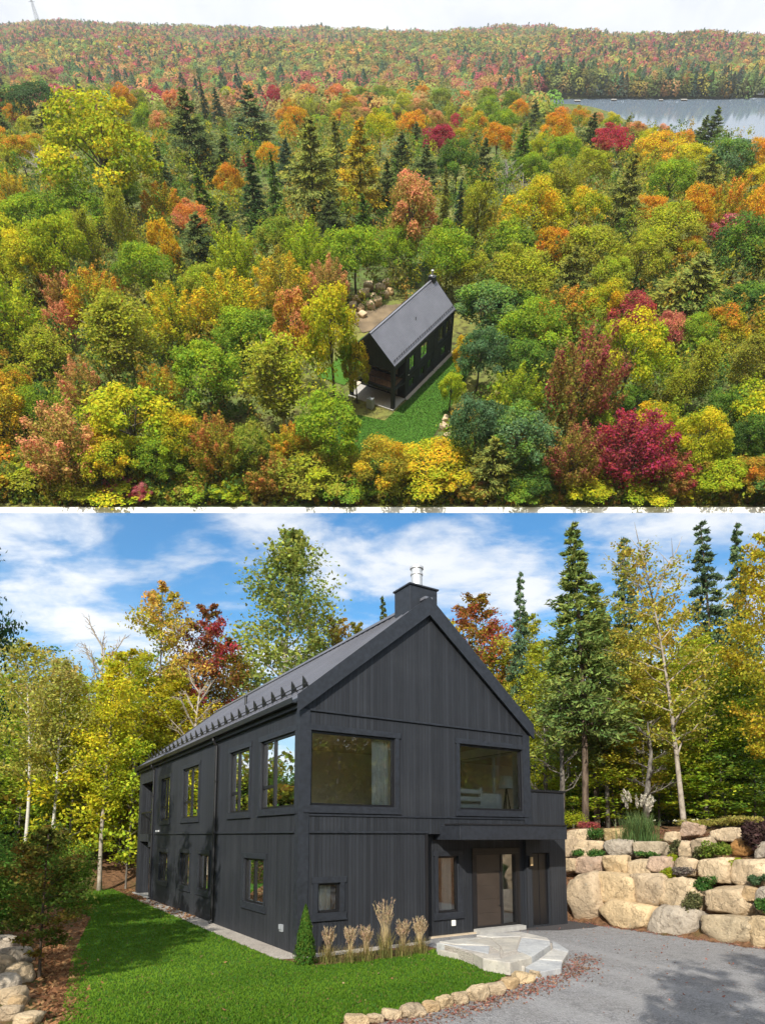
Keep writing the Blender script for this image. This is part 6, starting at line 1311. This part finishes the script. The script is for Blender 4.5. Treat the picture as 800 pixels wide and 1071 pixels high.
for z, wz in ((.55, .16), (.68, .13), (.80, .1)): b.tube([(-Ht * wz, 0, Ht * z), (0, 0, Ht * (z + .02)), (Ht * wz, 0, Ht * z)], Ht * .008, 4)
b.build('crossarm', M['plastic_grey'], o)
# ================================================================== LIGHT, SKY, CAMERA
sun = bpy.data.lights.new('sun', 'SUN'); sun.energy = 4.4; sun.angle = R(.5); sun.color = (1, .94, .83)
so = bpy.data.objects.new('sun', sun); COL.objects.link(so); so.rotation_euler = Vector(SUN).to_track_quat('Z', 'Y').to_euler(); so.location = (-10, -20, 60)
w = bpy.data.worlds.new('World'); sc.world = w; w.use_nodes = True; nt = w.node_tree; nt.nodes.clear()
out = nt.nodes.new('ShaderNodeOutputWorld'); bg = nt.nodes.new('ShaderNodeBackground'); bg.inputs[1].default_value = .125
sky = nt.nodes.new('ShaderNodeTexSky'); sky.sky_type = 'NISHITA'; sky.sun_disc = False; sky.sun_elevation = SUN_EL; sky.sun_rotation = math.pi + SUN_AZ; sky.air_density = 1.2; sky.dust_density = .6; sky.ozone_density = 2.0
tc = nt.nodes.new('ShaderNodeTexCoord'); sp = nt.nodes.new('ShaderNodeSeparateXYZ'); L(nt, tc.outputs['Generated'], sp.inputs[0])
den = math_(nt, 'ADD', math_(nt, 'MAXIMUM', sp.outputs[2], 0.0), .16)
cb = nt.nodes.new('ShaderNodeCombineXYZ'); L(nt, math_(nt, 'DIVIDE', sp.outputs[0], den), cb.inputs[0]); L(nt, math_(nt, 'MULTIPLY', math_(nt, 'DIVIDE', sp.outputs[1], den), 1.5), cb.inputs[1]); cb.inputs[2].default_value = 0.4
c1 = noise(nt, 2.0, 9, .60, vec=cb.outputs[0], dist=.25); c2 = noise(nt, 7.5, 5, .6, vec=cb.outputs[0], dist=.6)
cl = math_(nt, 'ADD', math_(nt, 'MULTIPLY', c1.outputs[0], .82), math_(nt, 'MULTIPLY', c2.outputs[0], .18))
high = ramp(nt, sp.outputs[2], [(.60, 0), (.76, 1)])                       # thick high cloud overhead
cov = math_(nt, 'ADD', ramp(nt, cl, [(.43, 0), (.62, 1)], 'EASE'), high, True)
shade = ramp(nt, c1.outputs[0], [(.3, 0), (.7, 1)])
ccol = mixc(nt, shade, (4.6, 4.9, 5.4), (6.0, 6.1, 6.2)); ccol = mixc(nt, math_(nt, 'MULTIPLY', high, .8), ccol, mixc(nt, ramp(nt, c2.outputs[0], [(.35, 0), (.6, 1)]), (5.0, 5.2, 5.6), (6.2, 6.25, 6.3)))
hs = nt.nodes.new('ShaderNodeHueSaturation'); hs.inputs['Saturation'].default_value = 1.45; L(nt, sky.outputs[0], hs.inputs['Color'])
L(nt, mixc(nt, math_(nt, 'MULTIPLY', cov, .95), hs.outputs[0], ccol), bg.inputs[0]); L(nt, bg.outputs[0], out.inputs[0])
hm, hnt, hout = mat('haze_air'); pv = hnt.nodes.new('ShaderNodeVolumePrincipled'); pv.inputs['Color'].default_value = (.86, .91, 1, 1); pv.inputs['Density'].default_value = .00012; pv.inputs['Anisotropy'].default_value = .2
L(hnt, pv.outputs[0], hout.inputs['Volume'])
hb_ = MB(); hb_.box(-2200, 2200, -1150, 2000, -3, 2950); hz = hb_.build('haze', hm); setp(hz, 'thin bluish autumn haze over the far hills', kind='stuff')
cam = bpy.data.cameras.new('camera'); cam.sensor_fit = 'HORIZONTAL'; cam.sensor_width = 36; cam.lens = FPX / 800 * 36; cam.shift_y = (PY0 - 535.5) / 800; cam.clip_start = .1; cam.clip_end = 12000
co = bpy.data.objects.new('camera', cam); COL.objects.link(co); co.location = CAM; co.rotation_euler = (math.pi / 2 + PITCH, 0, 0); sc.camera = co
sc.render.resolution_x, sc.render.resolution_y = 764, 1024
sc.view_settings.view_transform = 'Standard'; sc.view_settings.look = 'None'; sc.view_settings.exposure = .72; sc.view_settings.gamma = 1
cy_ = sc.cycles; cy_.max_bounces = 6; cy_.diffuse_bounces = 5; cy_.glossy_bounces = 3; cy_.transmission_bounces = 4; cy_.transparent_max_bounces = 10; cy_.caustics_reflective = False; cy_.caustics_refractive = False; cy_.sample_clamp_indirect = 6
